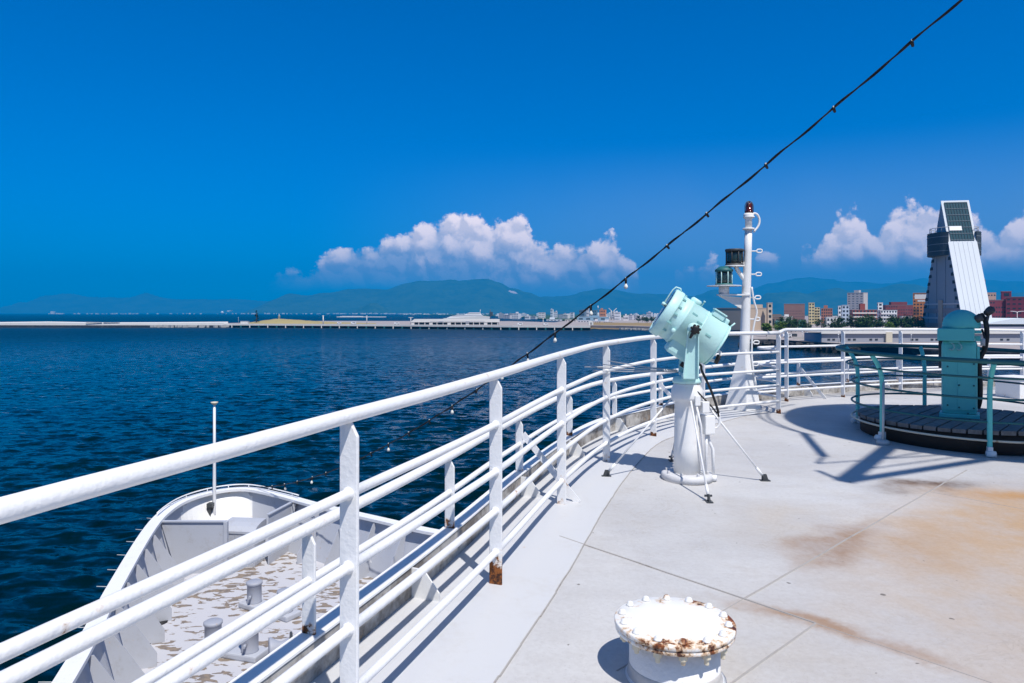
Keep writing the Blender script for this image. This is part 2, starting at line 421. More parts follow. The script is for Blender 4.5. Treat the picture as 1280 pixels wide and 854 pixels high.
# cumulus banks over the mountains, laid out by compass bearing and elevation
def fcurve(v, pts, vmax):
    fc = n.add('ShaderNodeFloatCurve'); cu = fc.mapping.curves[0]
    xs = [(math.atan((px - 640) / F) + 0.75) / 1.5 for px, _ in pts]
    ys = [max(0.0, (391 - py) / F * math.cos(math.atan((px - 640) / F))) / vmax for px, py in pts]
    while len(cu.points) > 2: cu.points.remove(cu.points[1])
    cu.points[0].location = (0, ys[0]); cu.points[-1].location = (1, ys[-1])
    for a, b2 in zip(xs, ys): cu.points.new(a, b2)
    for q in cu.points: q.handle_type = 'VECTOR'
    fc.mapping.use_clip = False; fc.mapping.update()
    n.lk(v, fc.inputs['Value'])
    return n.math('MULTIPLY', fc.outputs[0], vmax)
LOW = 391
top_pts = [(290, LOW), (318, 356), (340, 344), (370, 336), (398, 326), (408, 306), (425, 300), (445, 303), (470, 304), (478, 296), (500, 293), (515, 282), (530, 274), (545, 271),
           (560, 264), (575, 261), (590, 268), (600, 264), (612, 270), (625, 267), (640, 268), (658, 268), (664, 280), (668, 300), (685, 304), (700, 305), (720, 303),
           (735, 300), (742, 293), (755, 290), (768, 291), (780, 306), (792, 324), (800, 345), (815, LOW), (836, LOW), (842, 328), (853, 324), (865, 328), (872, 336), (878, 324), (890, 318),
           (903, 326), (909, LOW), (938, LOW), (943, 316), (957, 311), (970, 313), (978, 320), (984, LOW), (992, LOW), (998, 318), (1012, 314), (1022, 306), (1032, 294), (1040, 285), (1043, 268), (1058, 259),
           (1072, 260), (1084, 266), (1086, 284), (1095, 290), (1102, 283), (1112, 268), (1128, 258), (1142, 252), (1158, 252), (1168, 258), (1178, 256), (1196, 266), (1210, 262), (1224, 270),
           (1236, 284), (1242, 290), (1256, 280), (1272, 262), (1300, 248), (1340, 270), (1400, 330), (1440, LOW)]
bot_pts = [(300, 352), (400, 346), (500, 348), (650, 352), (780, 352), (815, 350), (840, 339), (905, 341), (925, 326), (980, 326), (990, 326), (1040, 328), (1090, 322), (1140, 330), (1200, 334), (1240, 326), (1300, 330), (1440, 330)]
nzc = n.add('ShaderNodeTexNoise'); n.lk(d3, nzc.inputs['Vector']); nzc.inputs['Scale'].default_value = 38; nzc.inputs['Detail'].default_value = 4; nzc.inputs['Roughness'].default_value = 0.6
dw = n.vmath('ADD', d3, n.vmath('SCALE', n.vmath('SUBTRACT', nzc.outputs['Color'], (0.5, 0.5, 0.5)), 0.020))
def puff(vec):
    v = n.add('ShaderNodeTexVoronoi', feature='SMOOTH_F1'); n.lk(vec, v.inputs['Vector']); v.inputs['Scale'].default_value = 36; v.inputs['Smoothness'].default_value = 0.45
    tot = n.math('MULTIPLY', n.math('SUBTRACT', 0.75, v.outputs['Distance']), 0.66)
    tot = n.math('ADD', tot, n.math('MULTIPLY', n.noise(vec, 95, 4, 0.62), 0.36)); tot = n.math('SUBTRACT', tot, 0.04)
    return tot
pf = puff(dw); pf2 = puff(n.vmath('ADD', dw, (0.0045, 0.0, 0.0065)))
nr, ng, nb = n.sep(nzc.outputs['Color'])
u = n.math('DIVIDE', n.math('ADD', n.math('MULTIPLY_ADD', n.math('SUBTRACT', nr, 0.5), 0.009, az), 0.75), 1.5)
top = fcurve(u, top_pts, 0.2); bot = fcurve(u, bot_pts, 0.2)
fb = n.noise(d3, 190, 3, 0.6)
dist_top = n.math('ADD', n.math('SUBTRACT', top, el), n.math('ADD', n.math('MULTIPLY', n.math('SUBTRACT', pf, 0.43), 0.050), n.math('MULTIPLY', n.math('SUBTRACT', fb, 0.5), 0.018)))
thick = n.math('SUBTRACT', top, bot)
a_top = n.mapr(dist_top, -0.003, 0.010)
a_bot = n.mapr(n.math('SUBTRACT', el, bot), -0.022, 0.014)
alpha = n.math('MULTIPLY', n.math('MULTIPLY', a_top, a_bot), n.mapr(thick, 0.0, 0.022))
trel = n.math('DIVIDE', n.math('SUBTRACT', el, bot), n.math('MAXIMUM', thick, 0.012))
lowf = n.noise(d3, 17, 2, 0.5)
thr = n.math('ADD', n.mapr(az, -0.16, -0.02, 0.62, 0.30), n.mapr(az, 0.10, 0.25, 0.0, -0.22))
body = n.mapr(n.math('SUBTRACT', n.math('ADD', trel, n.math('ADD', n.math('MULTIPLY', n.math('SUBTRACT', lowf, 0.5), 1.1), n.math('MULTIPLY', n.math('SUBTRACT', pf, 0.34), 1.0))), thr), -0.34, 0.36)
lit = n.mapr(n.math('SUBTRACT', pf, pf2), -0.11, 0.10, 0.0, 1.0, smooth=False)
shade = n.math('MULTIPLY', body, n.math('MULTIPLY_ADD', lit, 0.50, 0.52))
shade = n.math('MULTIPLY', shade, n.mapr(az, 0.15, 0.35, 1.0, 0.80))
K = 1.0 / STR
lo = n.mix(n.mapr(lit, 0.1, 0.9), (0.50, 0.52, 0.66), (0.80, 0.76, 0.86)); lo = n.vmath('SCALE', lo, K)
cl = n.mix(shade, lo, (1.75 * K, 1.42 * K, 1.30 * K))
alpha = n.math('MULTIPLY', alpha, n.math('MULTIPLY_ADD', body, 0.16, 0.82))
veil = n.math('MULTIPLY', n.math('MULTIPLY', n.mapr(el, 0.24, 0.03), n.mapr(az, -0.30, 0.30)), n.math('MULTIPLY_ADD', n.noise(d3, 6, 2, 0.5), 0.5, 0.45))
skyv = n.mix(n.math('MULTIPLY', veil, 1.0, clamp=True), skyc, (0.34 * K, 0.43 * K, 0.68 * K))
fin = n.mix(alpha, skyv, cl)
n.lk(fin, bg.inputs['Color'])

# ------------------------------------------------------------------ sea, hills, air
import numpy as np
RS = 16500.0
rad = [20.0]
while rad[-1] < 560: rad.append(rad[-1] * 1.0062)
while rad[-1] < RS: rad.append(min(RS, rad[-1] * 1.09))
rad = np.array(rad)
th = np.concatenate([np.arange(R(-62), R(62), 0.0058), np.arange(R(62), R(298), 0.09)])       # bearing from +Y; fine where the sea is open
TH, RD = np.meshgrid(th, rad, indexing='xy')
X_ = np.sin(TH) * RD; Y_ = np.cos(TH) * RD; Z_ = np.zeros_like(X_); DX = np.zeros_like(X_); DY = np.zeros_like(X_)
rs = np.random.RandomState(5)
sp = np.maximum(RD * 0.0062, 0.05)
for k in range(90):
    lam = 0.7 * (4.6 / 0.7) ** rs.rand(); a = R(-97) + rs.randn() * 0.62; ph = rs.rand() * 6.283
    amp = 0.0066 * lam ** 0.75; kk = 2 * math.pi / lam
    cx, cyy = math.cos(a), math.sin(a)
    arg = kk * (X_ * cx + Y_ * cyy) + ph
    att = np.clip((lam / sp - 2.2) / 2.0, 0, 1)
    Z_ += att * amp * np.cos(arg); DX -= att * amp * 0.9 * cx * np.sin(arg); DY -= att * amp * 0.9 * cyy * np.sin(arg)
gust = 0.75 + 0.35 * np.sin(X_ * 0.021 + 1.3 * np.sin(Y_ * 0.013)) * np.sin(Y_ * 0.017 + 0.8)
co_ = np.stack([X_ + DX * gust, Y_ + DY * gust, Z_ * gust], -1).reshape(-1, 3)
nr_, nt_ = len(rad), len(th)
ii, jj = np.meshgrid(np.arange(nr_ - 1), np.arange(nt_), indexing='ij'); j2 = (jj + 1) % nt_
q4 = np.stack([ii * nt_ + jj, ii * nt_ + j2, (ii + 1) * nt_ + j2, (ii + 1) * nt_ + jj], -1).reshape(-1, 4)[:, ::-1]
me = bpy.data.meshes.new('sea'); nv_ = len(co_); co_ = np.vstack([co_, [[0, 0, 0]]])
tri = np.stack([np.arange(nt_), (np.arange(nt_) + 1) % nt_, np.full(nt_, nv_)], -1)
me.vertices.add(nv_ + 1); me.vertices.foreach_set('co', co_.astype(np.float32).ravel())
loops = np.concatenate([q4.ravel(), tri.ravel()]).astype(np.int32)
starts = np.concatenate([np.arange(len(q4)) * 4, len(q4) * 4 + np.arange(nt_) * 3]).astype(np.int32)
me.loops.add(len(loops)); me.loops.foreach_set('vertex_index', loops)
me.polygons.add(len(starts)); me.polygons.foreach_set('loop_start', starts)
me.polygons.foreach_set('use_smooth', np.ones(len(starts), dtype=bool))
me.update(calc_edges=True); me.validate()
me.materials.append(M['sea_water'])
seao = bpy.data.objects.new('sea', me); col.objects.link(seao); struct(seao)

def hill_range(prof, dist, depth, name='hills', seed=0, rough=1.0):
    mb = MB(); nu, nv = 150, 26
    x0, x1 = prof[0][0], prof[-1][0]
    grid = []
    for i in range(nu + 1):
        px = x0 + (x1 - x0) * i / nu
        for (a, ya), (b2, yb) in zip(prof[:-1], prof[1:]):
            if a <= px <= b2:
                t = (px - a) / max(1e-6, b2 - a); t = t * t * (3 - 2 * t) * 0.6 + t * 0.4
                py = ya + (yb - ya) * t; break
        H = max(0.0, (391 - py) / F * dist + 14)
        rowv = []
        for j in range(nv + 1):
            t = j / nv; s = t * 2 - 1                       # -1 front foot, 0 ridge, 1 back foot
            dd = dist + s * depth * (0.35 + 0.65 * min(1, H / 300))
            prof_h = (1 - abs(s)) ** 1.25
            q = Vector(((px - 640) / F * dist, dd, 0)) * 0.001
            nn = mnoise.fractal(Vector((q.x * 1.7, q.y * 1.7, seed)), 0.9, 2.1, 6)
            gully = abs(mnoise.noise(Vector((q.x * 2.6 + 0.6 * nn, q.y * 0.7, seed + 9))))
            z = H * prof_h * (1 + (0.28 * nn - 0.35 * gully * (1 - prof_h)) * (1 - prof_h * 0.82) * rough)
            z += H * 0.035 * nn * prof_h
            rowv.append(mb.bm.verts.new(((px - 640) / F * dist, dd, max(-3, z - 4 * (1 - prof_h)))))
        grid.append(rowv)
    for i in range(nu):
        for j in range(nv):
            f = mb.bm.faces.new((grid[i][j], grid[i + 1][j], grid[i + 1][j + 1], grid[i][j + 1])); f.smooth = True
    return struct(mb.build(name, 'forest_hill'))
hill_range([(-160, 391), (-60, 384), (-5, 388), (10, 383), (25, 378), (40, 379), (55, 369), (85, 367), (112, 371), (162, 372), (185, 366), (200, 371), (225, 374), (270, 374), (300, 374), (330, 376), (370, 382), (420, 391)], 14200, 1500, seed=1)
hill_range([(318, 391), (326, 388), (340, 375), (362, 367), (385, 369), (400, 366), (415, 365), (435, 362), (460, 362), (480, 363), (505, 356), (530, 350.5), (560, 348.5), (582, 349.5), (610, 347.5), (622, 350.5),
            (640, 360), (660, 366), (675, 372), (700, 379), (730, 386), (760, 391)], 10500, 1700, seed=2)
hill_range([(640, 391), (680, 371), (712, 369), (732, 364), (752, 361), (775, 363), (800, 366), (840, 369), (866, 371), (876, 368), (887, 363), (896, 362), (915, 366), (935, 370), (960, 376), (1000, 391)], 11600, 1500, seed=3)
hill_range([(860, 391), (900, 372), (935, 363), (960, 356), (1005, 348), (1035, 348), (1065, 352), (1100, 353), (1150, 349), (1200, 352), (1280, 352), (1380, 350), (1500, 391)], 14000, 1600, seed=4)
hill_range([(930, 391), (960, 366), (990, 365), (1010, 368), (1025, 364), (1047, 360), (1060, 363), (1095, 360), (1125, 354), (1140, 355), (1160, 360), (1200, 364), (1240, 368), (1300, 362), (1380, 364), (1500, 391)], 8600, 1300, seed=5)
hill_range([(440, 391), (452, 384), (463, 379), (470, 379), (478, 383), (492, 391)], 8200, 380, seed=6)
m, nt, b = new_mat('air'); nt.nodes.remove(b); n = N(nt)
vol = n.add('ShaderNodeVolumePrincipled'); out = nt.nodes['Material Output']
vol.inputs['Color'].default_value = (0.0, 0.44, 1.0, 1); vol.inputs['Density'].default_value = 1.3e-4
vol.inputs['Anisotropy'].default_value = 0.0
n.lk(vol.outputs[0], out.inputs['Volume']); M['air'] = m
mb = MB(); mb.box((0, 0, 470), (34000, 34000, 942))
struct(mb.build('haze', 'air'), 'stuff')

# ------------------------------------------------------------------ the ship: upper deck
rail_in = [(-1.68, -0.6), (-1.13, 0.98), (-0.577, 2.555), (-0.09, 4.0), (0.384, 5.58), (0.93, 7.09), (1.66, 8.45), (2.5, 9.45), (3.85, 10.4)]
edge_pts = [(-2.36, -1.2), (-1.51, 1.11), (-0.955, 2.69), (-0.467, 4.13), (0.0, 5.7), (0.5, 7.2), (1.05, 8.5), (1.84, 9.55), (2.55, 10.4), (3.3, 11.15), (4.05, 11.8), (4.9, 12.45), (6.0, 13.1), (7.6, 13.9), (9.5, 14.6), (12, 15.2), (15, 15.6)]
E = [Vector(q) for q in crom([Vector((a, b2)) for a, b2 in edge_pts], 5)]
E = offset(E, -0.04)
E_out = offset(E, 0.09)
deck_poly = [(q.x, q.y) for q in offset(E, 0.045)] + [(15, -9), (-2.4, -9)]
mb = MB(); mb.prism(deck_poly, 6.9, lambda x, y: dz(x, y))
struct(mb.build('deck', 'deck_paint'))
# lighter waterway plate along the edge (weld line on its inner side)
W_in = offset(E, -0.70); W_in = W_in[:46]
mb = MB(); mb.strip([D(q.x, q.y, 0.004) for q in E[:46]], [D(q.x, q.y, 0.004) for q in W_in])
struct(mb.build('waterway', 'waterway_paint'))
mb = MB()
def seam(a, b2, wdt=0.012, h=0.006):
    a = Vector(a); b2 = Vector(b2); t = (b2 - a).normalized(); s = Vector((-t.y, t.x)) * wdt / 2
    k = max(2, int((b2 - a).length / 0.25)); jit = [rnd.uniform(-.003, .003) for _ in range(k + 1)]
    secs = []
    for i in range(k + 1):
        q = a + (b2 - a) * i / k + Vector((-t.y, t.x)) * jit[i]
        secs.append([D(q.x + s.x, q.y + s.y, -0.002), D(q.x + s.x * .5, q.y + s.y * .5, h), D(q.x - s.x * .5, q.y - s.y * .5, h), D(q.x - s.x, q.y - s.y, -0.002)])
    mb.sweep_rect(secs, None)
B0 = Vector((1.25, 3.88))
seam((0.32, 4.83), (1.52, 3.60)); seam(B0, (4.45, 7.05)); seam(B0, (0.45, 3.1), 0.008, 0.003); seam((1.52, 3.6), (0.6, 2.7), 0.010)
seam((1.52, 3.6), (2.6, 2.5), 0.006, 0.002); seam((3.6, 6.2), (4.9, 4.9), 0.006, 0.002)
for a, b2 in zip(W_in[:-1], W_in[1:]): seam(a, b2, 0.010, 0.007)
struct(mb.build('deck_seam', 'seam_paint'))

# coaming
t = thing('coaming', D(-0.955, 2.69), 'stained low white coaming along the curved front edge of the deck', 'coaming')
mb = MB()
mb.sweep_rect([[D(a.x, a.y, -.01), D(a.x, a.y, 0.15), D(a.x + (b2.x - a.x) * .1, a.y + (b2.y - a.y) * .1, 0.165), D(b2.x, b2.y, 0.165), D(b2.x, b2.y, -.25)] for a, b2 in zip(E, E_out)], None)
mb.build('kerb', 'coaming_paint', t)
mb = MB()
mb.sweep_rect([[D(a.x - (b2.x - a.x) * .06, a.y - (b2.y - a.y) * .06, 0.164), D(a.x - (b2.x - a.x) * .06, a.y - (b2.y - a.y) * .06, 0.174), D(b2.x, b2.y, 0.174), D(b2.x, b2.y, 0.164)] for a, b2 in zip(E, E_out)], None)
mb.build('cap_plate', 'white_worn', t)
def at_len(path, L):
    acc = 0
    for a, b2 in zip(path[:-1], path[1:]):
        s = (b2 - a).length
        if acc + s >= L:
            f = (L - acc) / s; tt = (b2 - a).normalized(); return a + (b2 - a) * f, Vector((tt.x, tt.y))
        acc += s
    tt = (path[-1] - path[-2]).normalized(); return path[-1], tt
for L in (1.6, 3.2, 5.33, 7.4, 9.0, 10.6, 12.2, 14.2, 16, 18.2):
    q, tt = at_len(E, L); nn = Vector((tt.y, -tt.x))       # inboard
    mb = MB(); a = q + nn * .002; b2 = q + nn * 0.16; c2 = q + nn * 0.07
    mb.solid([D(a.x, a.y, .0), D(b2.x, b2.y, .0), D(b2.x, b2.y, 0.045), D(c2.x, c2.y, 0.158), D(a.x, a.y, 0.158)], (tt.x * .012, tt.y * .012, 0))
    mb.build('gusset', 'white_worn', t)

# railings
def post(parent, q, tt, h, w_=0.072, th=0.016, z0=0.0, mat='white_foot', name='post'):
    nn = Vector((tt.y, -tt.x))         # inboard
    mb = MB(); a = q - nn * w_ / 2; b2 = q + nn * w_ / 2; c2 = q + nn * (w_ / 2 - 0.028)
    mb.solid([D(a.x, a.y, z0), D(b2.x, b2.y, z0), D(b2.x, b2.y, h - .05), D(c2.x, c2.y, h), D(a.x, a.y, h)], (tt.x * th, tt.y * th, 0))
    bmesh.ops.bevel(mb.bm, geom=[e for e in mb.bm.edges], offset=0.0025, segments=1, affect='EDGES')
    return mb.build(name, mat, parent, origin=D(q.x, q.y, z0))
def rung(parent, path, h, r, name='rung', mat='white', wob=0.004, beads=()):
    mb = MB(); k = rnd.random() * 10
    if beads:                                   # thickened weld collars where the bar runs through a post
        pts, rads = [], []
        for i, q in enumerate(path):
            near = min(beads, key=lambda w_: (Vector(w_) - q).length)
            if (Vector(near) - q).length < 0.012:
                t_ = (path[min(i + 1, len(path) - 1)] - path[max(i - 1, 0)]).normalized()
                for o_, f_ in ((-.024, 1), (-.017, 1.28), (.017, 1.28), (.024, 1)):
                    pts.append(q + t_ * o_); rads.append(r * f_)
            else: pts.append(q); rads.append(r)
        mb.tube([D(q.x, q.y, h + wob * mnoise.noise(Vector((q.x * 1.3 + k, q.y * 1.3, h)))) for q in pts], rads, 12)
        return mb.build(name, mat, parent)
    mb.tube([D(q.x, q.y, h + wob * mnoise.noise(Vector((q.x * 1.3 + k, q.y * 1.3, h)))) for q in path], r, 12)
    return mb.build(name, mat, parent)
H_RUNG = (0.89, 0.63, 0.41, 0.18)
pathL = crom([Vector(q) for q in rail_in], 6)
tL = thing('railing', D(*rail_in[2]), 'tall white pipe railing on flat posts sweeping from the left edge to the searchlight', 'railing')
rung(tL, pathL, 1.165, 0.0265, 'top_rail')
for h in H_RUNG: rung(tL, pathL, h, 0.0185, beads=rail_in[1:-1])
for i, q in enumerate(rail_in):
    k = min(i * 6, len(pathL) - 1); tt = (pathL[min(k + 1, len(pathL) - 1)] - pathL[max(k - 1, 0)]).normalized()
    post(tL, Vector(q), Vector((tt.x, tt.y)), 1.145, mat='rusty_foot' if i in (2, 3) else 'white_foot')
# the section beyond the mast, stepped outwards with looped rung ends
rail_out = [(4.46, 11.7), (5.7, 12.4), (7.07, 13.1), (8.5, 13.68), (10.0, 14.12), (11.6, 14.45), (13.4, 14.7)]
pathR = crom([Vector(q) for q in rail_out], 6)
tR = thing('railing', D(*rail_out[1]), 'white railing beyond the lamp mast with looped rung ends, in front of the harbour', 'railing')
loop = [Vector(q) for q in ((3.85, 10.4), (4.0, 10.8), (3.93, 11.05), (3.85, 11.2), (3.9, 11.36), (4.08, 11.48))]
rung(tR, [Vector((3.85, 10.4)), Vector((4.1, 10.95)), Vector((4.3, 11.4))] + pathR, 1.165, 0.0265, 'top_rail')
for h in H_RUNG:
    rung(tR, crom(loop + [Vector((4.46, 11.7)), Vector(rail_out[1])], 5)[:-1] + pathR[6:], h, 0.0185, beads=rail_out[1:-1])
for i, q in enumerate(rail_out):
    k = min(i * 6, len(pathR) - 1); tt = (pathR[min(k + 1, len(pathR) - 1)] - pathR[max(k - 1, 0)]).normalized()
    post(tR, Vector(q), Vector((tt.x, tt.y)), 1.145)
# low rail on the coaming
C_mid = offset(E, 0.045)
def cum(path):
    acc = [0]
    for a, b2 in zip(path[:-1], path[1:]): acc.append(acc[-1] + (b2 - a).length)
    return acc
tO = thing('low_railing', D(*C_mid[10], 0.17), 'low white two-bar railing standing on the coaming outside the taller one', 'railing')
rung(tO, C_mid, 0.615, 0.0255, 'top_rail'); rung(tO, C_mid, 0.395, 0.0185, 'lower_rail')
def by_px(path, px):                  # where the edge line passes a bearing
    for a, b2 in zip(path[:-1], path[1:]):
        fa = a.x / a.y - (px - 640) / F if a.y > 0.2 else -9; fb_ = b2.x / b2.y - (px - 640) / F if b2.y > 0.2 else -9
        if fa <= 0 <= fb_:
            f = -fa / (fb_ - fa); q = a + (b2 - a) * f; tt = (b2 - a).normalized(); return q, tt
outer = [by_px(C_mid, px) for px in (386, 562, 649, 712, 768, 826, 878, 935, 998, 1059, 1122, 1180, 1236, 1290)] + [(at_len(C_mid, L)) for L in (1.0, 2.5)]
for q, tt in outer: post(tO, q, tt, 0.60, 0.062, 0.014, 0.172)
for px in (649, 822, 998):
    q, tt = by_px(C_mid, px); nn = Vector((tt.y, -tt.x)); b2 = q + nn * 0.52 - tt * (0.12 if px < 700 else 0.0)
    a = D(q.x + nn.x * .03, q.y + nn.y * .03, 0.48); e = D(b2.x, b2.y, 0.0)
    mb = MB(); s = (e - a).normalized().cross(Vector((tt.x, tt.y, 0))) * 0.026; dn = Vector((tt.x, tt.y, 0)) * 0.010
    mb.solid([a - s, a + s, e + s, e - s], dn)
    mb.build('strut', 'white', tO, origin=e)

# ------------------------------------------------------------------ searchlight
SB = Vector((1.57, 6.46)); base = D(SB.x, SB.y)
t = thing('searchlight', base, 'big pale turquoise searchlight drum tilted upward on a white pedestal', 'searchlight')
def L(x, y, z): return base + Vector((x, y, z))
mb = MB(); mb.lathe([(0, 0), (0.225, 0), (0.225, 0.055), (0.205, 0.062), (0, 0.062)], base, seg=40)
for k in range(8):
    a = k * math.pi / 4 + .3; mb.lathe([(0.014, 0.06), (0.014, 0.085), (0, 0.087)], L(.185 * math.cos(a), .185 * math.sin(a), 0), seg=6, smooth=False)
mb.build('base_flange', 'grey_light', t)
mb = MB(); mb.lathe([(0.120, 0.06), (0.114, 0.3), (0.109, 0.6), (0.106, 0.70), (0.135, 0.72), (0.14, 0.74), (0.14, 0.80), (0.128, 0.83), (0.118, 0.85), (0.118, 0.865), (0, 0.865)], base, seg=40)
mb.build('pedestal', 'white_worn', t)
mb = MB(); mb.box(L(0.165, -0.06, 0.50), (0.10, 0.11, 0.17), 0.3, bevel=0.012); mb.box(L(0.13, -0.10, 0.66), (0.07, 0.06, 0.10), 0.3, bevel=0.008); mb.box(L(0.06, -0.125, 0.72), (0.05, 0.04, 0.09), 0.1, bevel=0.006)
mb.build('junction_box', 'white_worn', t)
mb = MB()
mb.tube([L(0.15, -0.08, 0.42), L(0.15, -0.085, 0.30), L(0.145, -0.08, 0.04)], 0.013)
mb.tube([L(0.175, -0.05, 0.42), L(0.18, -0.05, 0.36), L(0.215, -0.06, 0.28), L(0.22, -0.06, 0.04)], 0.014)
mb.tube([L(0.05, -0.13, 0.68), L(0.09, -0.135, 0.5), L(0.12, -0.12, 0.06)], 0.010)
mb.lathe([(0.03, 0), (0.03, 0.05), (0.02, 0.05), (0, 0.05)], L(0.22, -0.06, 0.0), seg=14); mb.lathe([(0.03, 0), (0.03, 0.05), (0.02, 0.05), (0, 0.05)], L(0.145, -0.08, 0.0), seg=14)
mb.build('conduit', 'white', t)
ax = Vector((-0.82, 0.11, 0.55)).normalized(); tr = Vector((0.20, 0.98, 0)).normalized()
tr = (tr - ax * tr.dot(ax)).normalized(); up = ax.cross(tr) if ax.cross(tr).z > 0 else tr.cross(ax)
hc = L(0.03, 0, 1.355)
def A(a, r_, u_): return hc + ax * a + tr * r_ + up * u_
# yoke
mb = MB(); mb.lathe([(0.125, 0.865), (0.13, 0.88), (0.12, 0.915), (0.06, 0.93), (0, 0.93)], base, seg=32)
mb.box(L(0.01, 0, 0.935), (0.13, 0.50, 0.035), math.atan2(tr.y, tr.x) - math.pi / 2, bevel=0.008)
mb.build('turntable', 'teal_pale', t)
ht = Vector((tr.x, tr.y, 0)).normalized(); hx = Vector((ht.y, -ht.x, 0))
for s in (-1, 1):
    mb = MB(); b0 = L(0.01, 0, 0.94) + ht * s * 0.243; tp = hc + ht * s * 0.262
    mb.solid([b0 - hx * .065, b0 + hx * .065, tp + hx * .045 - Vector((0, 0, .02)), tp + hx * .03 + Vector((0, 0, .045)), tp - hx * .03 + Vector((0, 0, .045)), tp - hx * .045 - Vector((0, 0, .02))], ht * 0.014)
    for e in (-1, 1):
        mb.solid([b0 + hx * e * .062, tp + hx * e * .043 - Vector((0, 0, .02)), tp + hx * e * .043 - Vector((0, 0, .02)) + ht * s * .035, b0 + hx * e * .062 + ht * s * .035], hx * 0.010)
    mb.build('yoke_arm', 'teal_pale', t)
    mb = MB(); mb.lathe([(0, -.03), (0.05, -.03), (0.052, .015), (0.035, .022), (0.03, .05), (0, .05)], tp, ht * s, 20); mb.build('trunnion', 'teal_pale', t)
# clamp knob (black star) at the near arm
kb = hc - ht * 0.33 + Vector((0.015, 0, -0.005))
mb = MB(); mb.lathe([(0, -.02), (0.032, -.02), (0.034, .012), (0.02, .018), (0, .018)], kb, -ht, 18)
for k in range(7):
    a = k * 2 * math.pi / 7; c0 = kb + (hx * math.cos(a) + Vector((0, 0, 1)) * math.sin(a)) * .034
    mb.lathe([(0, -.016), (0.012, -.016), (0.012, .012), (0, .014)], c0, -ht, 10)
mb.tube([kb + Vector((0, 0, 0)), kb + Vector((-0.03, 0.01, -0.045)), kb + Vector((-0.045, .01, -0.075))], [.014, .014, .01])
mb.build('clamp_knob', 'black_rubber', t)
# drum
mb = MB(); rr = 0.213
mb.lathe([(0.0, -.30), (0.06, -.30), (0.165, -.292), (0.195, -.28), (rr - .004, -.255), (rr, -.25), (rr, .10), (rr + .006, .102), (rr + .006, .118), (rr, .12), (rr, .205), (rr + .014, .207), (rr + .018, .215), (rr + .018, .282), (rr + .010, .293), (rr - .012, .295), (rr - .02, .285), (0, .285)], hc, ax, 56)
drum = mb.build('drum', 'teal_pale', t)
mb = MB(); mb.lathe([(0, .286), (rr - .02, .286), (0.15, .296), (0.08, .302), (0, .304)], hc, ax, 40); mb.build('lens', 'search_glass', t)
mb = MB()
mb.lathe([(rr + .001, -.06), (rr + .004, -.058), (rr + .004, -.05), (rr + .001, -.048)], hc, ax, 56)
mb.lathe([(0.198, -.287), (0.206, -.283), (0.206, -.272), (0.2, -.27)], hc, ax, 56)
mb.build('band', 'teal_pale', drum, origin=WL[t.name])
mb = MB()       # lamp housing underneath and vent boxes on top
mat = Matrix((( ax.x, tr.x, up.x, 0), (ax.y, tr.y, up.y, 0), (ax.z, tr.z, up.z, 0), (0, 0, 0, 1)))
mb.box(A(-.06, 0, -.20), (.30, .27, .17), mat=mat, bevel=.03)
mb.build('lamp_housing', 'teal_pale', t)
mb = MB()
mb.box(A(-.135, -.02, .225), (.11, .14, .05), mat=mat, bevel=.008); mb.box(A(-.135, -.02, .258), (.125, .155, .014), mat=mat, bevel=.004)
mb.box(A(-.215, -.02, .215), (.06, .10, .06), mat=mat, bevel=.015)
mb.lathe([(0.05, .19), (0.052, .235), (0.04, .25), (0, .252)], hc + ax * .09, up, 20)
mb.build('ventilator', 'teal_pale', t)
for a, r_, u_ in ((.17, -.215, .03), (.17, -.19, .10), (.17, -.13, .175), (.17, -.215, -.06), (.17, -.17, -.135), (.17, .05, .215)):
    mb = MB(); mb.box(A(a + .03, r_ * 1.015, u_ * 1.015), (.05, .016, .018), mat=mat, bevel=.004); mb.build('latch', 'teal_mid', t)
for a, u_ in ((-.02, .08), (-.14, .03), (0.05, .12)):
    mb = MB(); mb.box(A(a, -math.sqrt(rr * rr - u_ * u_) - .001, u_), (.05, .012, .018), mat=mat, bevel=.003); mb.build('hinge', 'teal_mid', t)
mb = MB(); mb.lathe([(0.02, 0), (0.02, .03), (0.012, .034), (0, .034)], A(.13, -.19, -.10), -tr, 12); mb.build('plug', 'teal_pale', t)
mb = MB(); mb.lathe([(0.006, 0), (0.006, .05), (0.01, .05), (0.01, .06), (0, .06)], A(.03, -.02, .21), up, 10); mb.build('sight_pin', 'teal_pale', t)
mb = MB(); mb.tube([A(-.27, -.05, .18), A(-.29, -.05, .25)], .007); mb.build('sight_pin', 'teal_pale', t)
mb = MB()
mb.tube([A(.25, -.05, .225), A(.27, -.05, .245), A(.31, -.05, .235), A(.32, -.05, .20), A(.32, -.05, .06), A(.30, -.05, .04), A(.27, -.05, .2)][:6], .007)
mb.lathe([(0.016, -.02), (0.016, .02), (0, .022)], A(.315, -.05, .05), ax, 10)
mb.build('grab_bar', 'teal_pale', t)
mb = MB()
mb.tube([A(-.29, -.06, -.03), A(-.345, -.06, -.05), A(-.345, -.06, -.13), A(-.28, -.06, -.15)], .008)
mb.tube([A(-.28, .03, -.02), A(-.345, .03, -.03), A(-.345, .03, -.12), A(-.28, .03, -.14)], .008)
mb.build('rear_handle', 'white', t)
mb = MB(); mb.tube([A(-.335, -.06, -.06), A(-.35, -.06, -.14)], .02); mb.build('grip', 'black_rubber', t)
mb = MB()
pts = [A(-.13, -.05, -.27), L(0.10, -.06, 1.03), L(.12, -.06, .97), L(.2, -.06, .80), L(.255, -.06, .64), L(.27, -.06, .57)]
mb.tube(crom(pts, 5), .011)
mb.lathe([(0.03, -.06), (0.034, .03), (0.02, .05), (0, .05)], A(-.13, -.05, -.27), up, 14)
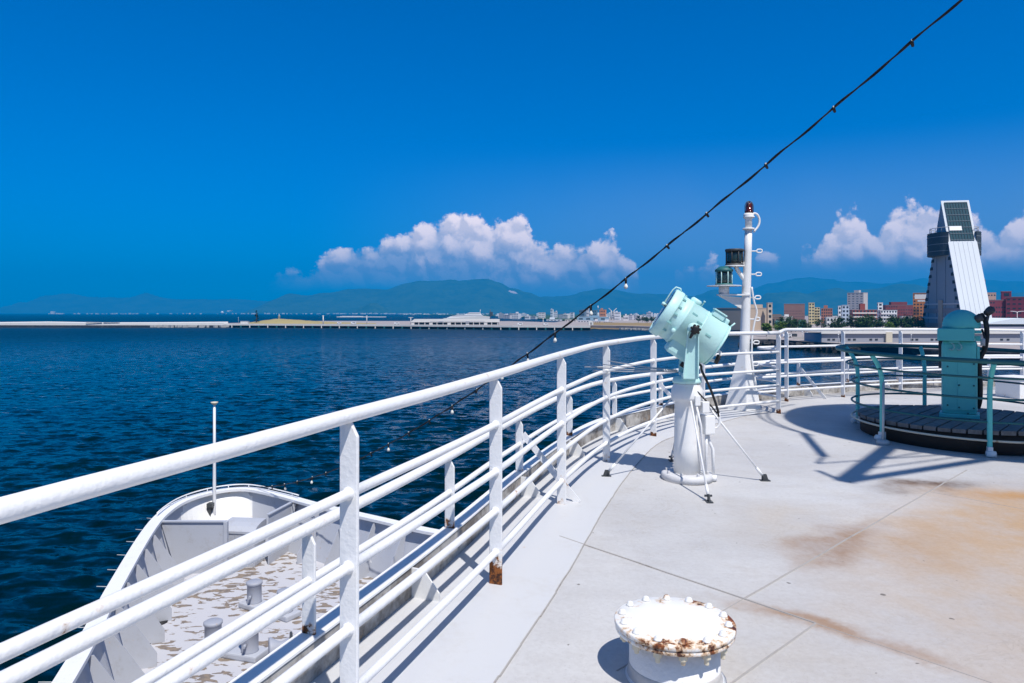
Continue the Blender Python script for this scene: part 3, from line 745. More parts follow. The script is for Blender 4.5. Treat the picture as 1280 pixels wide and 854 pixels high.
mb.tube(crom([L(.06, -.12, .80), L(.12, -.1, .74), L(.2, -.08, .66), L(.25, -.06, .60)], 5), .007)
mb.build('cable', 'black_rubber', t)
mb = MB(); mb.tube(crom([L(.27, -.06, .60), L(.275, -.06, .52), L(.25, -.06, .47), L(.2, -.06, .48), L(.15, -.06, .55)], 4), .010); mb.build('cable_pipe', 'white', t)
for fx, fy in ((0.0, -0.72), (0.70, 0.0), (0.02, 0.72), (-0.72, 0.03)):
    e = Vector((fx, fy)); dn = e.normalized()
    mb = MB(); q0 = D(SB.x + dn.x * .14, SB.y + dn.y * .14, .72); q1 = D(SB.x + e.x * .965, SB.y + e.y * .965, .05)
    mb.tube([q0, q1], .0085, 10)
    mid = q0.lerp(q1, .9); mb.tube([mid, q1], .013, 10)
    st = mb.build('stay', 'white', t)
    f0 = D(SB.x + e.x, SB.y + e.y); mb = MB()
    mb.box(f0 + Vector((0, 0, .004)), (.085, .05, .008), math.atan2(dn.y, dn.x)); mb.solid([f0 + Vector((-dn.x * .03, -dn.y * .03, .008)), f0 + Vector((dn.x * .03, dn.y * .03, .008)), f0 + Vector((dn.x * .012, dn.y * .012, .06)), f0 + Vector((-dn.x * .03, -dn.y * .03, .06))], Vector((-dn.y, dn.x, 0)) * .012)
    mb.tube([f0 + Vector((-dn.y * .03 - dn.x * .02, dn.x * .03 - dn.y * .02, .045)), f0 + Vector((dn.y * .03 - dn.x * .02, -dn.x * .03 - dn.y * .02, .045))], .009, 8)
    mb.build('eye_plate', 'dark_steel', st, origin=WL[t.name])
mb = MB()
pv = Vector((0.93, 7.09)); a = L(-0.09, -.02, .975)
for k, (h0, h1) in enumerate(((1.0, .975), (.965, .98), (.93, .97), (.90, .965))):
    e = D(pv.x - .05 * k, pv.y - .10, h0); mb.tube([e, e.lerp(a, .5) + Vector((0, 0, -.008)), a + Vector((0, 0, h1 - .975))], .0045, 8)
mb.tube([D(pv.x - .22, pv.y - .04, .93), D(pv.x + .05, pv.y - .06, .94)], .0045, 8)
for k in range(6): mb.tube([a + Vector((-.12 + k * .02, 0, .012)), a + Vector((-.11 + k * .02, 0, -.012))], .006, 8)
tag(mb.build('lashing_wire', 'galv', None, origin=a), 'white lashing wires stretched from the searchlight yoke to the railing post', 'wire')

# ------------------------------------------------------------------ lamp mast
MX, MY = 3.44, 10.75; base = D(MX, MY); TOP = 15.50
t = thing('lamp_mast', base, 'slim rusty white mast carrying ship lanterns and a dark red lamp', 'mast')
def ML(f): return base + Vector((0.10 * f, 0, (TOP - base.z) * f))
mb = MB()
rb = 0.27; hb = 0.90
a0 = [Vector((math.cos(R(b2)) * rb, math.sin(R(b2)) * rb, 0)) for b2 in (-95, -10, 80, 175)]
a1 = [Vector((math.cos(R(b2)) * .085 + .03, math.sin(R(b2)) * .085, hb)) for b2 in (-95, -10, 80, 175)]
vb = [mb.bm.verts.new(base + q) for q in a0]; vt = [mb.bm.verts.new(base + q) for q in a1]
for i in range(4): mb.bm.faces.new((vb[i], vb[(i + 1) % 4], vt[(i + 1) % 4], vt[i]))
mb.bm.faces.new(vt); mb.bm.faces.new(vb[::-1])
bmesh.ops.bevel(mb.bm, geom=list(mb.bm.edges), offset=.008, segments=2, affect='EDGES')
mb.build('mast_base', 'white_worn', t)
mb = MB(); mb.tube([ML(f) for f in (0.1, .35, .6, .8, .92)], [.076, .073, .064, .056, .053], 24)
for f, r_ in ((.915, .085), (.975, .08)): mb.lathe([(0, -.012), (r_, -.012), (r_, .012), (0, .012)], ML(f), seg=24)
mb.lathe([(0.05, 0), (0.05, .12), (0.058, .14), (.075, .15), (.075, .20), (.06, .22), (0, .22)], ML(.92), seg=24)
mb.build('pole', 'white_worn', t)
mb = MB(); q = ML(.985); mb.tube(crom([q + Vector((.03, 0, .02)), q + Vector((.11, 0, .02)), q + Vector((.155, 0, -.06)), q + Vector((.14, 0, -.16)), q + Vector((.07, 0, -.25))], 5), .016); mb.build('cable_guide', 'white_worn', t)
rl = MB(); q = ML(1.0); rl.lathe([(0.058, -.01), (0.058, .02), (0.045, .022), (.045, .10), (.035, .135), (0, .15)], q, seg=24); red = rl.build('red_lamp', 'red_glass', t)
mb = MB()
for k in range(6):
    a = k * math.pi / 3; c_, s_ = math.cos(a), math.sin(a)
    mb.tube([q + Vector((c_ * .062, s_ * .062, 0)), q + Vector((c_ * .062, s_ * .062, .10)), q + Vector((c_ * .04, s_ * .04, .15)), q + Vector((0, 0, .165))], .005, 6)
mb.build('lamp_guard', 'dark_steel', red, origin=WL[t.name])
for py in (314, 343, 372, 399, 428, 455):
    z = EYE + (391 - py) / F * MY; f = (z - base.z) / (TOP - base.z); q = ML(f)
    mb = MB(); o_ = .05
    mb.tube(crom([q + Vector((o_, 0, 0)), q + Vector((.12, -.02, 0.0)), q + Vector((.14, -.02, .022)), q + Vector((.195, -.02, .022)), q + Vector((.207, -.02, 0)), q + Vector((.195, -.02, -.022)), q + Vector((.14, -.02, -.022)), q + Vector((.122, -.02, -0.004))], 3), .010, 8)
    mb.build('step', 'white_worn', t)
mb = MB(); mb.tube(crom([ML(.62) + Vector((.06, -.05, 0)), ML(.55) + Vector((.10, -.05, 0)), ML(.5) + Vector((.15, -.05, -.02)), ML(.44) + Vector((.12, -.05, 0)), ML(.36) + Vector((.09, -.06, 0)), ML(.25) + Vector((.1, -.06, 0)), ML(.12) + Vector((.16, -.1, 0))], 5), .014, 8); mb.build('cable_run', 'white_worn', t)
def lantern(q, s, plate):
    lm = MB()
    lm.lathe([(0, 0), (.115 * s, 0), (.115 * s, .025), (.10 * s, .03), (0, .03)], q, seg=28)
    lamp = lm.build('lantern', 'teal_dark' if plate else 'dark_steel', t); lm = MB()
    lm.lathe([(.10 * s, .205), (.118 * s, .21), (.118 * s, .235)] + ([(.09 * s, .26), (.05 * s, .285), (0, .29)] if plate else [(.112 * s, .245), (0, .248)]), q, seg=28)
    lm.build('cap', 'teal_dark' if plate else 'dark_steel', lamp, origin=WL[t.name])
    g = MB(); g.lathe([(.088 * s, .03), (.094 * s, .07), (.094 * s, .17), (.088 * s, .205)], q, seg=28); g.build('lens', 'lamp_glass', lamp, origin=WL[t.name])
    g = MB(); g.lathe([(.0, .03), (.025, .03), (.03, .12), (.02, .17), (0, .17)], q, seg=16); g.build('light_bulb', 'galv', lamp, origin=WL[t.name])
    g = MB()
    for k in range(8):
        a = k * math.pi / 4 + .2; c_, s_ = math.cos(a) * .108 * s, math.sin(a) * .108 * s
        g.tube([q + Vector((c_, s_, .02)), q + Vector((c_, s_, .215))], .007, 6)
    g.build('cage', 'teal_pale' if plate else 'dark_steel', lamp, origin=WL[t.name])
q1 = P(905, 357, MY); lantern(q1, 1.12, True)
mb = MB(); mb.lathe([(0, -.012), (.25, -.012), (.25, 0.0), (0, 0.0)], q1, seg=40); mb.build('lantern_tray', 'white', t)
mb = MB(); mb.lathe([(.075, -.13), (.075, -.012)], q1, seg=20); mb.box(q1 + Vector((.14, 0, -.14)), (.46, .16, .02)); 
b0 = q1 + Vector((-.09, 0, -.15)); m1 = P(930, 372, MY); m2 = P(930, 388, MY)
mb.solid([b0, m1 + Vector((.0, 0, .0)), m2], (0, .014, 0)); mb.build('bracket', 'white_worn', t)
q2 = P(918, 332, MY); lantern(q2, 1.15, False)
mb = MB(); mb.lathe([(0, -.02), (.14, -.02), (.14, 0), (0, 0)], q2, seg=24); mb.tube(crom([q2 + Vector((.02, 0, -.02)), P(924, 341, MY), P(932, 352, MY)], 4), .03, 10); mb.box(q2 + Vector((.13, 0, .02)), (.14, .05, .05)); mb.build('bracket', 'white_worn', t)

# ------------------------------------------------------------------ round wooden platform, pedestal, rail
PC = Vector((5.5, 8.85)); pz = dz(*PC)
t = thing('compass_platform', (PC.x, PC.y, pz), 'round raised platform of weathered grey planks on the deck', 'platform')
RP = 1.13; PH = 0.25; pd = Vector((0.68, 0.733)); pn = Vector((-0.733, 0.68))
mb = MB(); mb.lathe([(0, 0), (RP - .03, 0), (RP - .03, PH - .045), (0, PH - .045)], (PC.x, PC.y, pz), seg=64); mb.build('rim', 'dark_wood', t)
for k in range(-8, 8):
    o0 = k * 0.142 + .012; o1 = o0 + 0.122
    if max(abs(o0), abs(o1)) >= RP: continue
    def hl(o_): return math.sqrt(RP * RP - o_ * o_)
    mb = MB(); poly = []
    ss = [o0 + (o1 - o0) * i / 5 for i in range(6)]
    for o_ in ss: q = PC + pn * o_ + pd * hl(o_); poly.append((q.x, q.y))
    for o_ in ss[::-1]: q = PC + pn * o_ - pd * hl(o_); poly.append((q.x, q.y))
    dzv = rnd.uniform(-.004, .004); mb.prism(poly, pz + PH - .043, pz + PH + dzv)
    mb.build('plank', 'weathered_wood', t)

t = thing('gyro_pedestal', (PC.x, PC.y, pz + PH), 'turquoise pedestal with rounded dome standing on the round plank platform', 'pedestal')
GB = Vector((PC.x, PC.y, pz + PH)); GR = R(-33); Gm = Matrix.Rotation(GR, 4, 'Z')
def GL(x, y, z): return GB + Gm @ Vector((x, y, z))
mb = MB(); mb.box(GL(0, 0, .025), (.42, .34, .05), GR, bevel=.01); mb.build('base_plate', 'teal', t)
mb = MB(); mb.box(GL(0, 0, .49), (.375, .30, .90), GR, bevel=.06); mb.build('column', 'teal', t)
mb = MB(); mb.box(GL(.075, -.153, .40), (.18, .008, .60), GR, bevel=.003); mb.build('door', 'teal', t)
for x, z in ((-.12, .15), (-.12, .62), (.0, .13), (.0, .40), (.15, .13), (.15, .40), (.15, .66), (.09, .06)):
    mb = MB(); mb.lathe([(.011, 0), (.011, .01), (.007, .014), (0, .014)], GL(x, -.149 - (.008 if x > -.05 and z > .1 else 0), z), Gm @ Vector((0, -1, 0)), 8); mb.build('bolt', 'teal_dark', t)
mb = MB(); mb.box(GL(-.035, -.05, 1.01), (.385, .34, .15), GR, bevel=.012); mb.build('collar', 'teal', t)
mb = MB(); mb.box(GL(.19, -.06, 1.045), (.075, .17, .035), GR, bevel=.006); mb.build('shelf', 'teal', t)
mb = MB(); mb.box(GL(.19, -.06, .965), (.06, .12, .06), GR, bevel=.006); mb.build('terminal_box', 'teal', t)
mb = MB(); prof = [(.205, 0)] + [(.205 * math.cos(a), .03 + .20 * math.sin(a)) for a in [k * math.pi / 24 for k in range(0, 12)]] + [(0, .23)]
mb.lathe(prof, GL(0.02, 0, 1.085), seg=48); mb.build('dome', 'teal', t)
mb = MB(); mb.box(GL(-.05, -.165, .922), (.11, .05, .02), GR); mb.build('bracket', 'teal', t)
for x in (-.085, -.01):
    mb = MB(); mb.tube(crom([GL(x, -.175, .92), GL(x + .03, -.18, .885), GL(x + .035, -.18, .85), GL(x + .01, -.18, .825), GL(x - .015, -.18, .84)], 4), .009, 8); mb.build('hook', 'teal_mid', t)
mb = MB(); mb.box(GL(-.20, .02, .76), (.045, .05, .34), GR, bevel=.006); mb.build('side_bar', 'dark_steel', t)
mb = MB(); mb.box(GL(.195, -.08, .78), (.03, .11, .18), GR, bevel=.008); mb.build('switch_box', 'teal', t)
mb = MB(); mb.tube(crom([GL(.22, 0, 1.26), GL(.27, -.04, 1.16), GL(.28, -.04, 1.0), GL(.26, -.04, .84), GL(.22, -.04, .74), GL(.205, -.02, .6), GL(.215, -.02, .4), GL(.21, -.02, .22), GL(.19, -.01, .12)], 5), .028, 12); mb.build('cable', 'black_rubber', t)
mb = MB(); mb.tube(crom([GL(.23, -.08, 1.08), GL(.26, -.1, .96), GL(.24, -.1, .85)], 4), .012); mb.build('cable', 'black_rubber', t)
mb = MB(); mb.lathe([(0, -.06), (.04, -.06), (.048, .0), (.048, .03), (0, .035)], GL(.31, -.04, 1.30), Vector((.8, .3, .5)), 20); mb.build('repeater_head', 'dark_steel', t)
mb = MB(); mb.lathe([(0, -.05), (.042, -.05), (.05, .03), (0, .035)], GL(.20, -.08, 1.21), Vector((.6, -.2, .4)), 20); mb.build('repeater_head', 'dark_steel', t)
mb = MB(); mb.tube([GL(.275, -.04, 1.14), GL(.30, -.04, 1.28)], .017); mb.build('stalk', 'dark_steel', t)
mb = MB(); mb.lathe([(.025, -.02), (.025, .06), (.013, .07), (0, .07)], GL(.24, -.11, .90), seg=12); mb.build('valve', 'galv', t)

t = thing('platform_railing', (PC.x, PC.y, pz), 'dark turquoise ring railing with flared posts around the plank platform', 'railing')
RR = 1.20
def ringpts(r_, h, k=64, a0=0, a1=2 * math.pi):
    return [D(PC.x + r_ * math.cos(a0 + (a1 - a0) * i / k), PC.y + r_ * math.sin(a0 + (a1 - a0) * i / k), h) for i in range(k)]
mb = MB(); mb.tube(ringpts(1.37, 1.03), .025, 12, closed=True); mb.build('top_rail', 'teal_dark', t)
for h, r_, mt in ((.85, 1.26, 'teal_dark'), (.62, 1.2, 'teal_dark'), (.37, 1.2, 'teal_dark'), (.17, 1.2, 'cream')):
    mb = MB(); mb.tube(ringpts(r_, h), .0125, 10, closed=True); mb.build('rung', mt, t)
def ang(x, y): return math.atan2(y - PC.y, x - PC.x)
for a in (ang(5.1, 7.66), ang(4.42, 8.5), ang(4.71, 9.66), ang(5.75, 10.05), ang(6.65, 9.1), ang(6.3, 7.95)):
    c_, s_ = math.cos(a), math.sin(a)
    def RPt(r_, h): return D(PC.x + r_ * c_, PC.y + r_ * s_, h)
    mb = MB(); mb.tube(crom([RPt(1.2, .05), RPt(1.2, .35), RPt(1.2, .66), RPt(1.22, .80), RPt(1.28, .92), RPt(1.355, 1.015)], 4), .026, 12); pst = mb.build('post', 'teal', t)
    mb = MB(); mb.box(RPt(1.2, .055), (.075, .05, .11), a, bevel=.01); mb.lathe([(0, -.045), (.035, -.045), (.035, .045), (0, .045)], RPt(1.24, .035), Vector((-s_, c_, 0)), 16); mb.build('foot', 'white_worn', pst, origin=WL[t.name])
a = ang(4.42, 8.5); c_, s_ = math.cos(a + .12), math.sin(a + .12)
mb = MB(); e0 = D(PC.x + 1.2 * math.cos(a + .02), PC.y + 1.2 * math.sin(a + .02), .70); e1 = D(PC.x + 1.36 * c_, PC.y + 1.36 * s_, .03); mb.tube([e0, e1], .013, 10); mb.lathe([(0, 0), (.07, 0), (.07, .035), (.05, .05), (0, .05)], e1 + Vector((0, 0, -.03)), seg=20); mb.build('brace', 'galv', t)

# small white locker behind the pedestal on the right
t = thing('deck_box', D(9.05, 12.9), 'white steel ventilator box on the deck at the right edge', 'box')
mb = MB(); q = D(9.05, 12.9); mb.box(q + Vector((0, 0, .17)), (.5, .45, .34), .35, bevel=.015); mb.build('body', 'white_worn', t)
mb = MB(); mb.box(q + Vector((0, 0, .36)), (.56, .51, .035), .35, bevel=.01); mb.build('lid', 'white_worn', t)

# ------------------------------------------------------------------ capped vent in the foreground
VC = Vector((0.692, 3.07)); base = D(*VC)
t = thing('capped_vent', base, 'short white pipe stub with a rust-stained bolted round cover in the foreground', 'vent')
mb = MB(); mb.lathe([(.215, 0), (.197, .012), (.19, .03), (.19, .215), (0, .215)], base, seg=56); mb.build('pipe', 'white', t)
mb = MB(); mb.lathe([(.203, .002), (.203, .006), (.197, .014), (.1925, .03), (.1925, .055), (.1905, .056)], base, seg=56); mb.build('foot_ring', 'deck_paint', t)
mb = MB(); mb.lathe([(.19, .196), (.246, .196), (.249, .199), (.249, .212), (.246, .2145), (.19, .2145)], base, seg=72); mb.build('flange', 'vent_cover', t)
mb = MB(); mb.lathe([(0, .2165), (.249, .2165), (.253, .2195), (.253, .235), (.249, .2385), (.12, .240), (0, .240)], base, seg=72); mb.build('cover', 'vent_cover', t)
for k in range(14):
    a = 2 * math.pi * (k + .35) / 14; q = base + Vector((.222 * math.cos(a), .222 * math.sin(a), 0)); mb = MB()
    mb.lathe([(0, .2395), (.0185, .2395), (.0185, .244), (.0145, .246), (.0135, .254), (.009, .2575), (0, .258)], q, seg=6 if k % 2 else 9)
    bo = mb.build('bolt', 'vent_cover' if k in (3, 10) else 'white_worn', t)
    lo_ = .150 + rnd.uniform(-.008, .01); mb = MB()
    mb.lathe([(0, lo_), (.008, lo_ + .002), (.010, lo_ + .005), (.010, .172), (.018, .173), (.018, .195), (0, .196)], q, seg=8, smooth=False)
    mb.build('nut', 'cream', bo, origin=WL[t.name])

# ------------------------------------------------------------------ forecastle and bow
ZT, ZD = 8.8, 7.5
bow = [(-3.4, -4), (-4.0, 1), (-5.0, 5.2), (-6.34, 10.1), (-7.48, 13.4), (-8.62, 16.9), (-9.05, 18.7), (-9.05, 20.0), (-8.55, 20.95), (-7.75, 21.2), (-6.6, 20.5), (-5.14, 19.35), (-3.2, 18.0), (-1.73, 17.0), (0.5, 16.0), (3.2, 15.9), (7, 16.6), (12, 17.4)]
BW = [Vector(q) for q in crom([Vector(q) for q in bow], 6)]
B_in = offset(BW, -0.42)
mb = MB(); mb.prism([(q.x, q.y) for q in offset(BW, -0.40)] + [(12, 8), (-3, -4.2)], ZD - .3, ZD)
struct(mb.build('forecastle_deck', 'flaking_deck'))
t = thing('bow_bulwark', (-8.3, 20.6, ZD), 'curved white bulwark with a broad cap around the bow below', 'bulwark')
mb = MB(); mb.sweep_rect([[Vector((a.x, a.y, ZT)), Vector((b2.x, b2.y, ZD - .05)), Vector((b2.x, b2.y, ZD - .25)), Vector((a.x, a.y, ZT - .25)), ][:2] + [Vector((a.x - (b2.x - a.x) * .07, a.y - (b2.y - a.y) * .07, ZD - .05)), Vector((a.x - (b2.x - a.x) * .07, a.y - (b2.y - a.y) * .07, ZT))] for a, b2 in zip(BW, B_in)], None)
mb.build('plating', 'bulwark_paint', t)
c_o = offset(BW, .09); c_i = offset(BW, -.19)
mb = MB(); mb.sweep_rect([[Vector((a.x, a.y, ZT)), Vector((a.x, a.y, ZT + .05)), Vector((b2.x, b2.y, ZT + .05)), Vector((b2.x, b2.y, ZT - .02))] for a, b2 in zip(c_o, c_i)], None); mb.build('cap_rail', 'white', t)
# hull side down to the water
axis_f = Vector((-.59, .81)); cen = Vector((1.0, 6.0))
mb = MB(); secs = []
for q in BW:
    f = max(0, (q - cen).dot(axis_f)) / 17.0
    line = [Vector((q.x, q.y, ZT - .02))]
    for z, k in ((7.4, .03), (5, .10), (2.5, .17), (-.8, .22)):
        k2 = k * (0.25 + 1.1 * f * f); p2 = q + (cen - q) * k2; line.append(Vector((p2.x, p2.y, z)))
    secs.append(line)
for A_, B_ in zip(secs[:-1], secs[1:]):
    va = [mb.bm.verts.new(v) for v in A_]; vb = [mb.bm.verts.new(v) for v in B_]
    for j in range(4): mb.bm.faces.new((va[j], vb[j], vb[j + 1], va[j + 1]))
bmesh.ops.remove_doubles(mb.bm, verts=mb.bm.verts, dist=1e-4)
mb.build('hull', 'white_worn', t)
acc = cum(BW); L_ = 8.0
while L_ < acc[-1] - 8:
    q, tt = at_len(BW, L_); nn = Vector((tt.y, -tt.x)); mb = MB()
    if (q - Vector((-8.4, 20.6))).length > 2.6:
        a = q + nn * .12; b2 = q + nn * .40; c2 = q + nn * .85
        mb.solid([Vector((a.x, a.y, ZT - .05)), Vector((q.x + nn.x * .22, q.y + nn.y * .22, ZT - .05)), Vector((c2.x, c2.y, ZD + .25)), Vector((c2.x, c2.y, ZD)), Vector((b2.x, b2.y, ZD))], (tt.x * .014, tt.y * .014, 0)); mb.build('stiffener', 'bulwark_paint', t)
    L_ += 1.05
L_ = 9.0
while L_ < 27:
    q, tt = at_len(BW, L_); nn = Vector((tt.y, -tt.x)); a = q - nn * .08
    mb = MB(); mb.tube([Vector((a.x, a.y, ZT - .1)), Vector((a.x - nn.x * .26, a.y - nn.y * .26, ZT - .06))], .008, 8); mb.build('peg', 'galv', t)
    L_ += .95
def wallplate(pts, th):
    a, b2 = Vector(pts[0][:2]), Vector(pts[1][:2]); tn = (b2 - a).normalized(); mb = MB()
    mb.solid(pts_to3(pts), (-tn.y * th, tn.x * th, 0)); return mb
def pts_to3(pts): return [Vector(q) for q in pts]
# breakwater plates closing off the stem compartment
mb = wallplate([(-8.75, 17.95, ZT - .02), (-7.16, 17.95, ZT - .02), (-7.16, 17.95, ZD), (-8.35, 17.95, ZD)], .02)
mb.box((-7.13, 17.95, (ZT + ZD) / 2), (.09, .12, ZT - ZD), bevel=.01); mb.box((-7.98, 17.95, ZT), (1.7, .10, .03)); mb.build('partition', 'bulwark_paint', t)
mb = wallplate([(-6.0, 20.0, ZT - .02), (-6.28, 18.55, ZT - .02), (-6.28, 18.55, ZD), (-6.1, 19.6, ZD)], .02); mb.box((-6.14, 19.27, ZT), (.08, 1.5, .03), -.19); mb.build('partition', 'bulwark_paint', t)
# rim pipe round the stem
mb = MB(); seg_ = [q for q in offset(BW, .0) if (q - Vector((-8.2, 20.4))).length < 2.4]; mb.tube([Vector((q.x, q.y, ZT + .14)) for q in seg_], .018, 8)
for q in seg_[::4]: mb.tube([Vector((q.x, q.y, ZT + .04)), Vector((q.x, q.y, ZT + .14))], .014, 8)
mb.build('rim_pipe', 'white', t)
# jackstaff
jb = P(268, 632, 20.6); jt = P(268, 506, 20.6)
t = thing('jackstaff', (jb.x, jb.y, jb.z - .6), 'thin white flagless pole at the tip of the bow', 'flagpole')
mb = MB(); mb.tube([jb - Vector((0, 0, .6)), jb, jb.lerp(jt, .5), jt], [.05, .05, .04, .034], 12); mb.build('pole', 'white', t)
mb = MB(); mb.lathe([(0, 0), (.05, 0), (.10, .05), (.10, .08), (0, .09)], jt, seg=16); mb.build('truck', 'cream', t)
mb = MB(); mb.box(jb + Vector((-.06, -.1, .05)), (.16, .2, .10)); mb.box(jb + Vector((-.1, -.1, -.2)), (.1, .1, .5)); mb.box(jb + Vector((-.08, -.16, -.55)), (.25, .25, .12)); mb.build('clamp', 'dark_steel', t)
# locker
q = Vector((-7.0, 18.75, ZD)); t = thing('locker', q, 'grey steel locker with curved lid standing inside the bow', 'locker')
mb = MB(); mb.box(q + Vector((0, 0, .42)), (.92, .62, .84), -.12, bevel=.01); mb.build('body', 'bulwark_paint', t)
mb = MB(); X = Matrix.Rotation(-.12, 4, 'Z')
prof = [(-.33, .84), (-.33, .90), (-.2, 1.0), (0, 1.05), (.2, 1.07), (.33, 1.07), (.33, .84)]
mb.solid([q + X @ Vector((0, a, z)) for a, z in prof], X.to_3x3() @ Vector((.96, 0, 0))); mb.build('lid', 'bulwark_paint', t)
mb = MB()
for x in (-.12, .12): mb.box(q + X @ Vector((x * .5, -.315, .45)), (.015, .012, .8), -.12)
mb.tube([q + X @ Vector((.2, -.315, .72)), q + X @ Vector((.22, -.36, .68)), q + X @ Vector((.32, -.36, .68)), q + X @ Vector((.34, -.315, .72))], .012, 8)
mb.tube([q + X @ Vector((.2, -.315, .22)), q + X @ Vector((.22, -.36, .18)), q + X @ Vector((.32, -.36, .18)), q + X @ Vector((.34, -.315, .22))], .012, 8); mb.build('handle', 'grey_paint', t)
# mooring bitts
def bitts(a, b2, label):
    a = Vector((*a, ZD)); b2 = Vector((*b2, ZD)); c0 = (a + b2) / 2; dv = (b2 - a); an = math.atan2(dv.y, dv.x)
    t = thing('mooring_bitts', c0, label, 'bollard')
    mb = MB(); mb.box(c0 + Vector((0, 0, .06)), (dv.length + .55, .42, .12), an, bevel=.03); mb.build('base_plate', 'bulwark_paint', t)
    for q in (a, b2):
        mb = MB(); mb.lathe([(.17, .11), (.155, .14), (.155, .50), (.175, .52), (.175, .56), (.15, .575), (0, .58)], q, seg=28); mb.tube([q + Vector((-.02, -.16, .3)), q + Vector((-.02, -.27, .3))], .03, 10); mb.build('bollard', 'grey_mid', t)
bitts((-5.69, 15.9), (-4.85, 15.4), 'pair of grey mooring bollards farther up the foredeck')
bitts((-5.75, 13.85), (-4.95, 13.6), 'pair of grey mooring bollards nearer the camera on the foredeck')
# anchor winch half hidden by the coaming
q = Vector((-3.98, 13.35, ZD)); t = thing('winch', q, 'dark cone-ended mooring winch on the foredeck, half hidden by the coaming', 'winch'); wd = Vector((.86, .35, 0)).normalized()
mb = MB(); mb.box(q + Vector((0, 0, .06)), (.95, .45, .12), .35, bevel=.02); mb.build('bed', 'bulwark_paint', t)
mb = MB(); mb.lathe([(0, -.50), (.20, -.50), (.21, -.47), (.12, -.33), (.11, -.27), (.15, -.16), (.15, -.14), (0, -.14)], q + Vector((0, 0, .34)), wd, 28); mb.build('warping_head', 'grey_mid', t)
mb = MB(); mb.lathe([(0, -.12), (.25, -.12), (.25, -.09), (.11, -.08), (.11, .16), (.25, .17), (.25, .20), (0, .2)], q + Vector((0, 0, .34)), wd, 28); mb.build('drum', 'dark_steel', t)
mb = MB(); mb.box(q + Vector((.38, .14, .32)), (.22, .34, .42), .35, bevel=.03); mb.build('gear_case', 'dark_steel', t)
mb = MB(); mb.tube([q + Vector((.3, -.12, .45)), q + Vector((.5, -.2, .78))], .018); mb.build('brake_lever', 'dark_steel', t)
# floodlight
q = G(472, 716, ZD); t = thing('floodlight', q, 'small white floodlight lying tilted on the foredeck', 'floodlight')
mt = Matrix.Rotation(.25, 4, 'Z') @ Matrix.Rotation(R(-38), 4, 'X')
mb = MB(); mb.box(q + Vector((0, 0, .26)), (.36, .30, .10), mat=mt, bevel=.015); mb.build('housing', 'white', t)
mb = MB(); mb.box(q + Vector((0, 0, .26)) + mt.to_3x3() @ Vector((0, 0, .052)), (.28, .22, .006), mat=mt); mb.build('pane', 'lamp_glass', t)
mb = MB(); mb.box(q + Vector((-.15, 0.03, .12)), (.03, .05, .24), .25); mb.box(q + Vector((.15, 0.05, .12)), (.03, .05, .24), .25); mb.box(q + Vector((0, .03, .01)), (.36, .12, .02), .25); mb.build('bracket', 'grey_paint', t)
# fairleads
def fairlead(px, py, an, label):
    q = G(px, py, ZD); t = thing('fairlead', q, label, 'fairlead')
    mb = MB(); mb.box(q + Vector((0, 0, .10)), (.9, .45, .20), an, bevel=.03); mb.build('base_block', 'bulwark_paint', t)
    X = Matrix.Rotation(an, 4, 'Z')
    for x in (-.28, .28):
        mb = MB(); mb.lathe([(.11, .2), (.10, .24), (.10, .36), (.17, .39), (.17, .42), (.1, .44), (0, .44)], q + X @ Vector((x, 0, 0)), seg=24); mb.build('roller', 'white_worn', t)
    mb = MB(); mb.box(q + X @ Vector((0, .33, .3)), (1.0, .1, .5), an, bevel=.01); mb.build('opening', 'dark_steel', t)
fairlead(216, 703, 1.15, 'roller fairlead with white discs against the left bulwark')
fairlead(512, 702, -.62, 'roller fairlead against the right bulwark near the floodlight')
fairlead(150, 797, 1.2, 'low roller fairlead by the left bulwark in front of the deck openings')
fairlead(372, 676, -.55, 'roller fairlead on the right side just behind the bow partition')
mb = MB()
for px, py, s in ((203, 765, .10), (197, 778, .2), (187, 799, .24), (176, 815, .10)):
    q = G(px, py, ZD + .004); mb.lathe([(0, .0), (s, .0), (s, .012), (s * .8, .016), (0, .004)], q, seg=20)
tag(mb.build('deck_pipe', 'black_rubber', None, origin=G(190, 790, ZD)), 'row of dark chain openings in the flaking foredeck', 'deck opening')
# little dark items on the deck edge
q = G(420, 690, ZD); mb = MB(); mb.lathe([(.08, 0), (.08, .35), (.06, .4), (.1, .45), (0, .5)], q, seg=14)
tag(mb.build('air_pipe', 'grey_paint', None, origin=q), 'small grey air pipe standing on the foredeck near the right bulwark', 'vent pipe')

# ------------------------------------------------------------------ string of lights from the masthead to the bow
P0 = P(322, 612, 21.0); S0 = Vector((-7.4, 21.0)); S1 = Vector((4.98, 8.0))
way = [(322, 612), (365, 600), (407, 588), (482, 560), (537, 529), (585, 500), (650, 447), (720, 395), (800, 331), (880, 268), (960, 203), (1040, 138), (1120, 71), (1195, 5), (1290, -75)]
raw = []
for px, py in way:
    k = (px - 640) / F; dv = S1 - S0; s = (k * S0.y - S0.x) / (dv.x - k * dv.y); q = S0 + dv * s; raw.append((s, EYE + (391 - py) / F * q.y))
mu = len(raw); import itertools
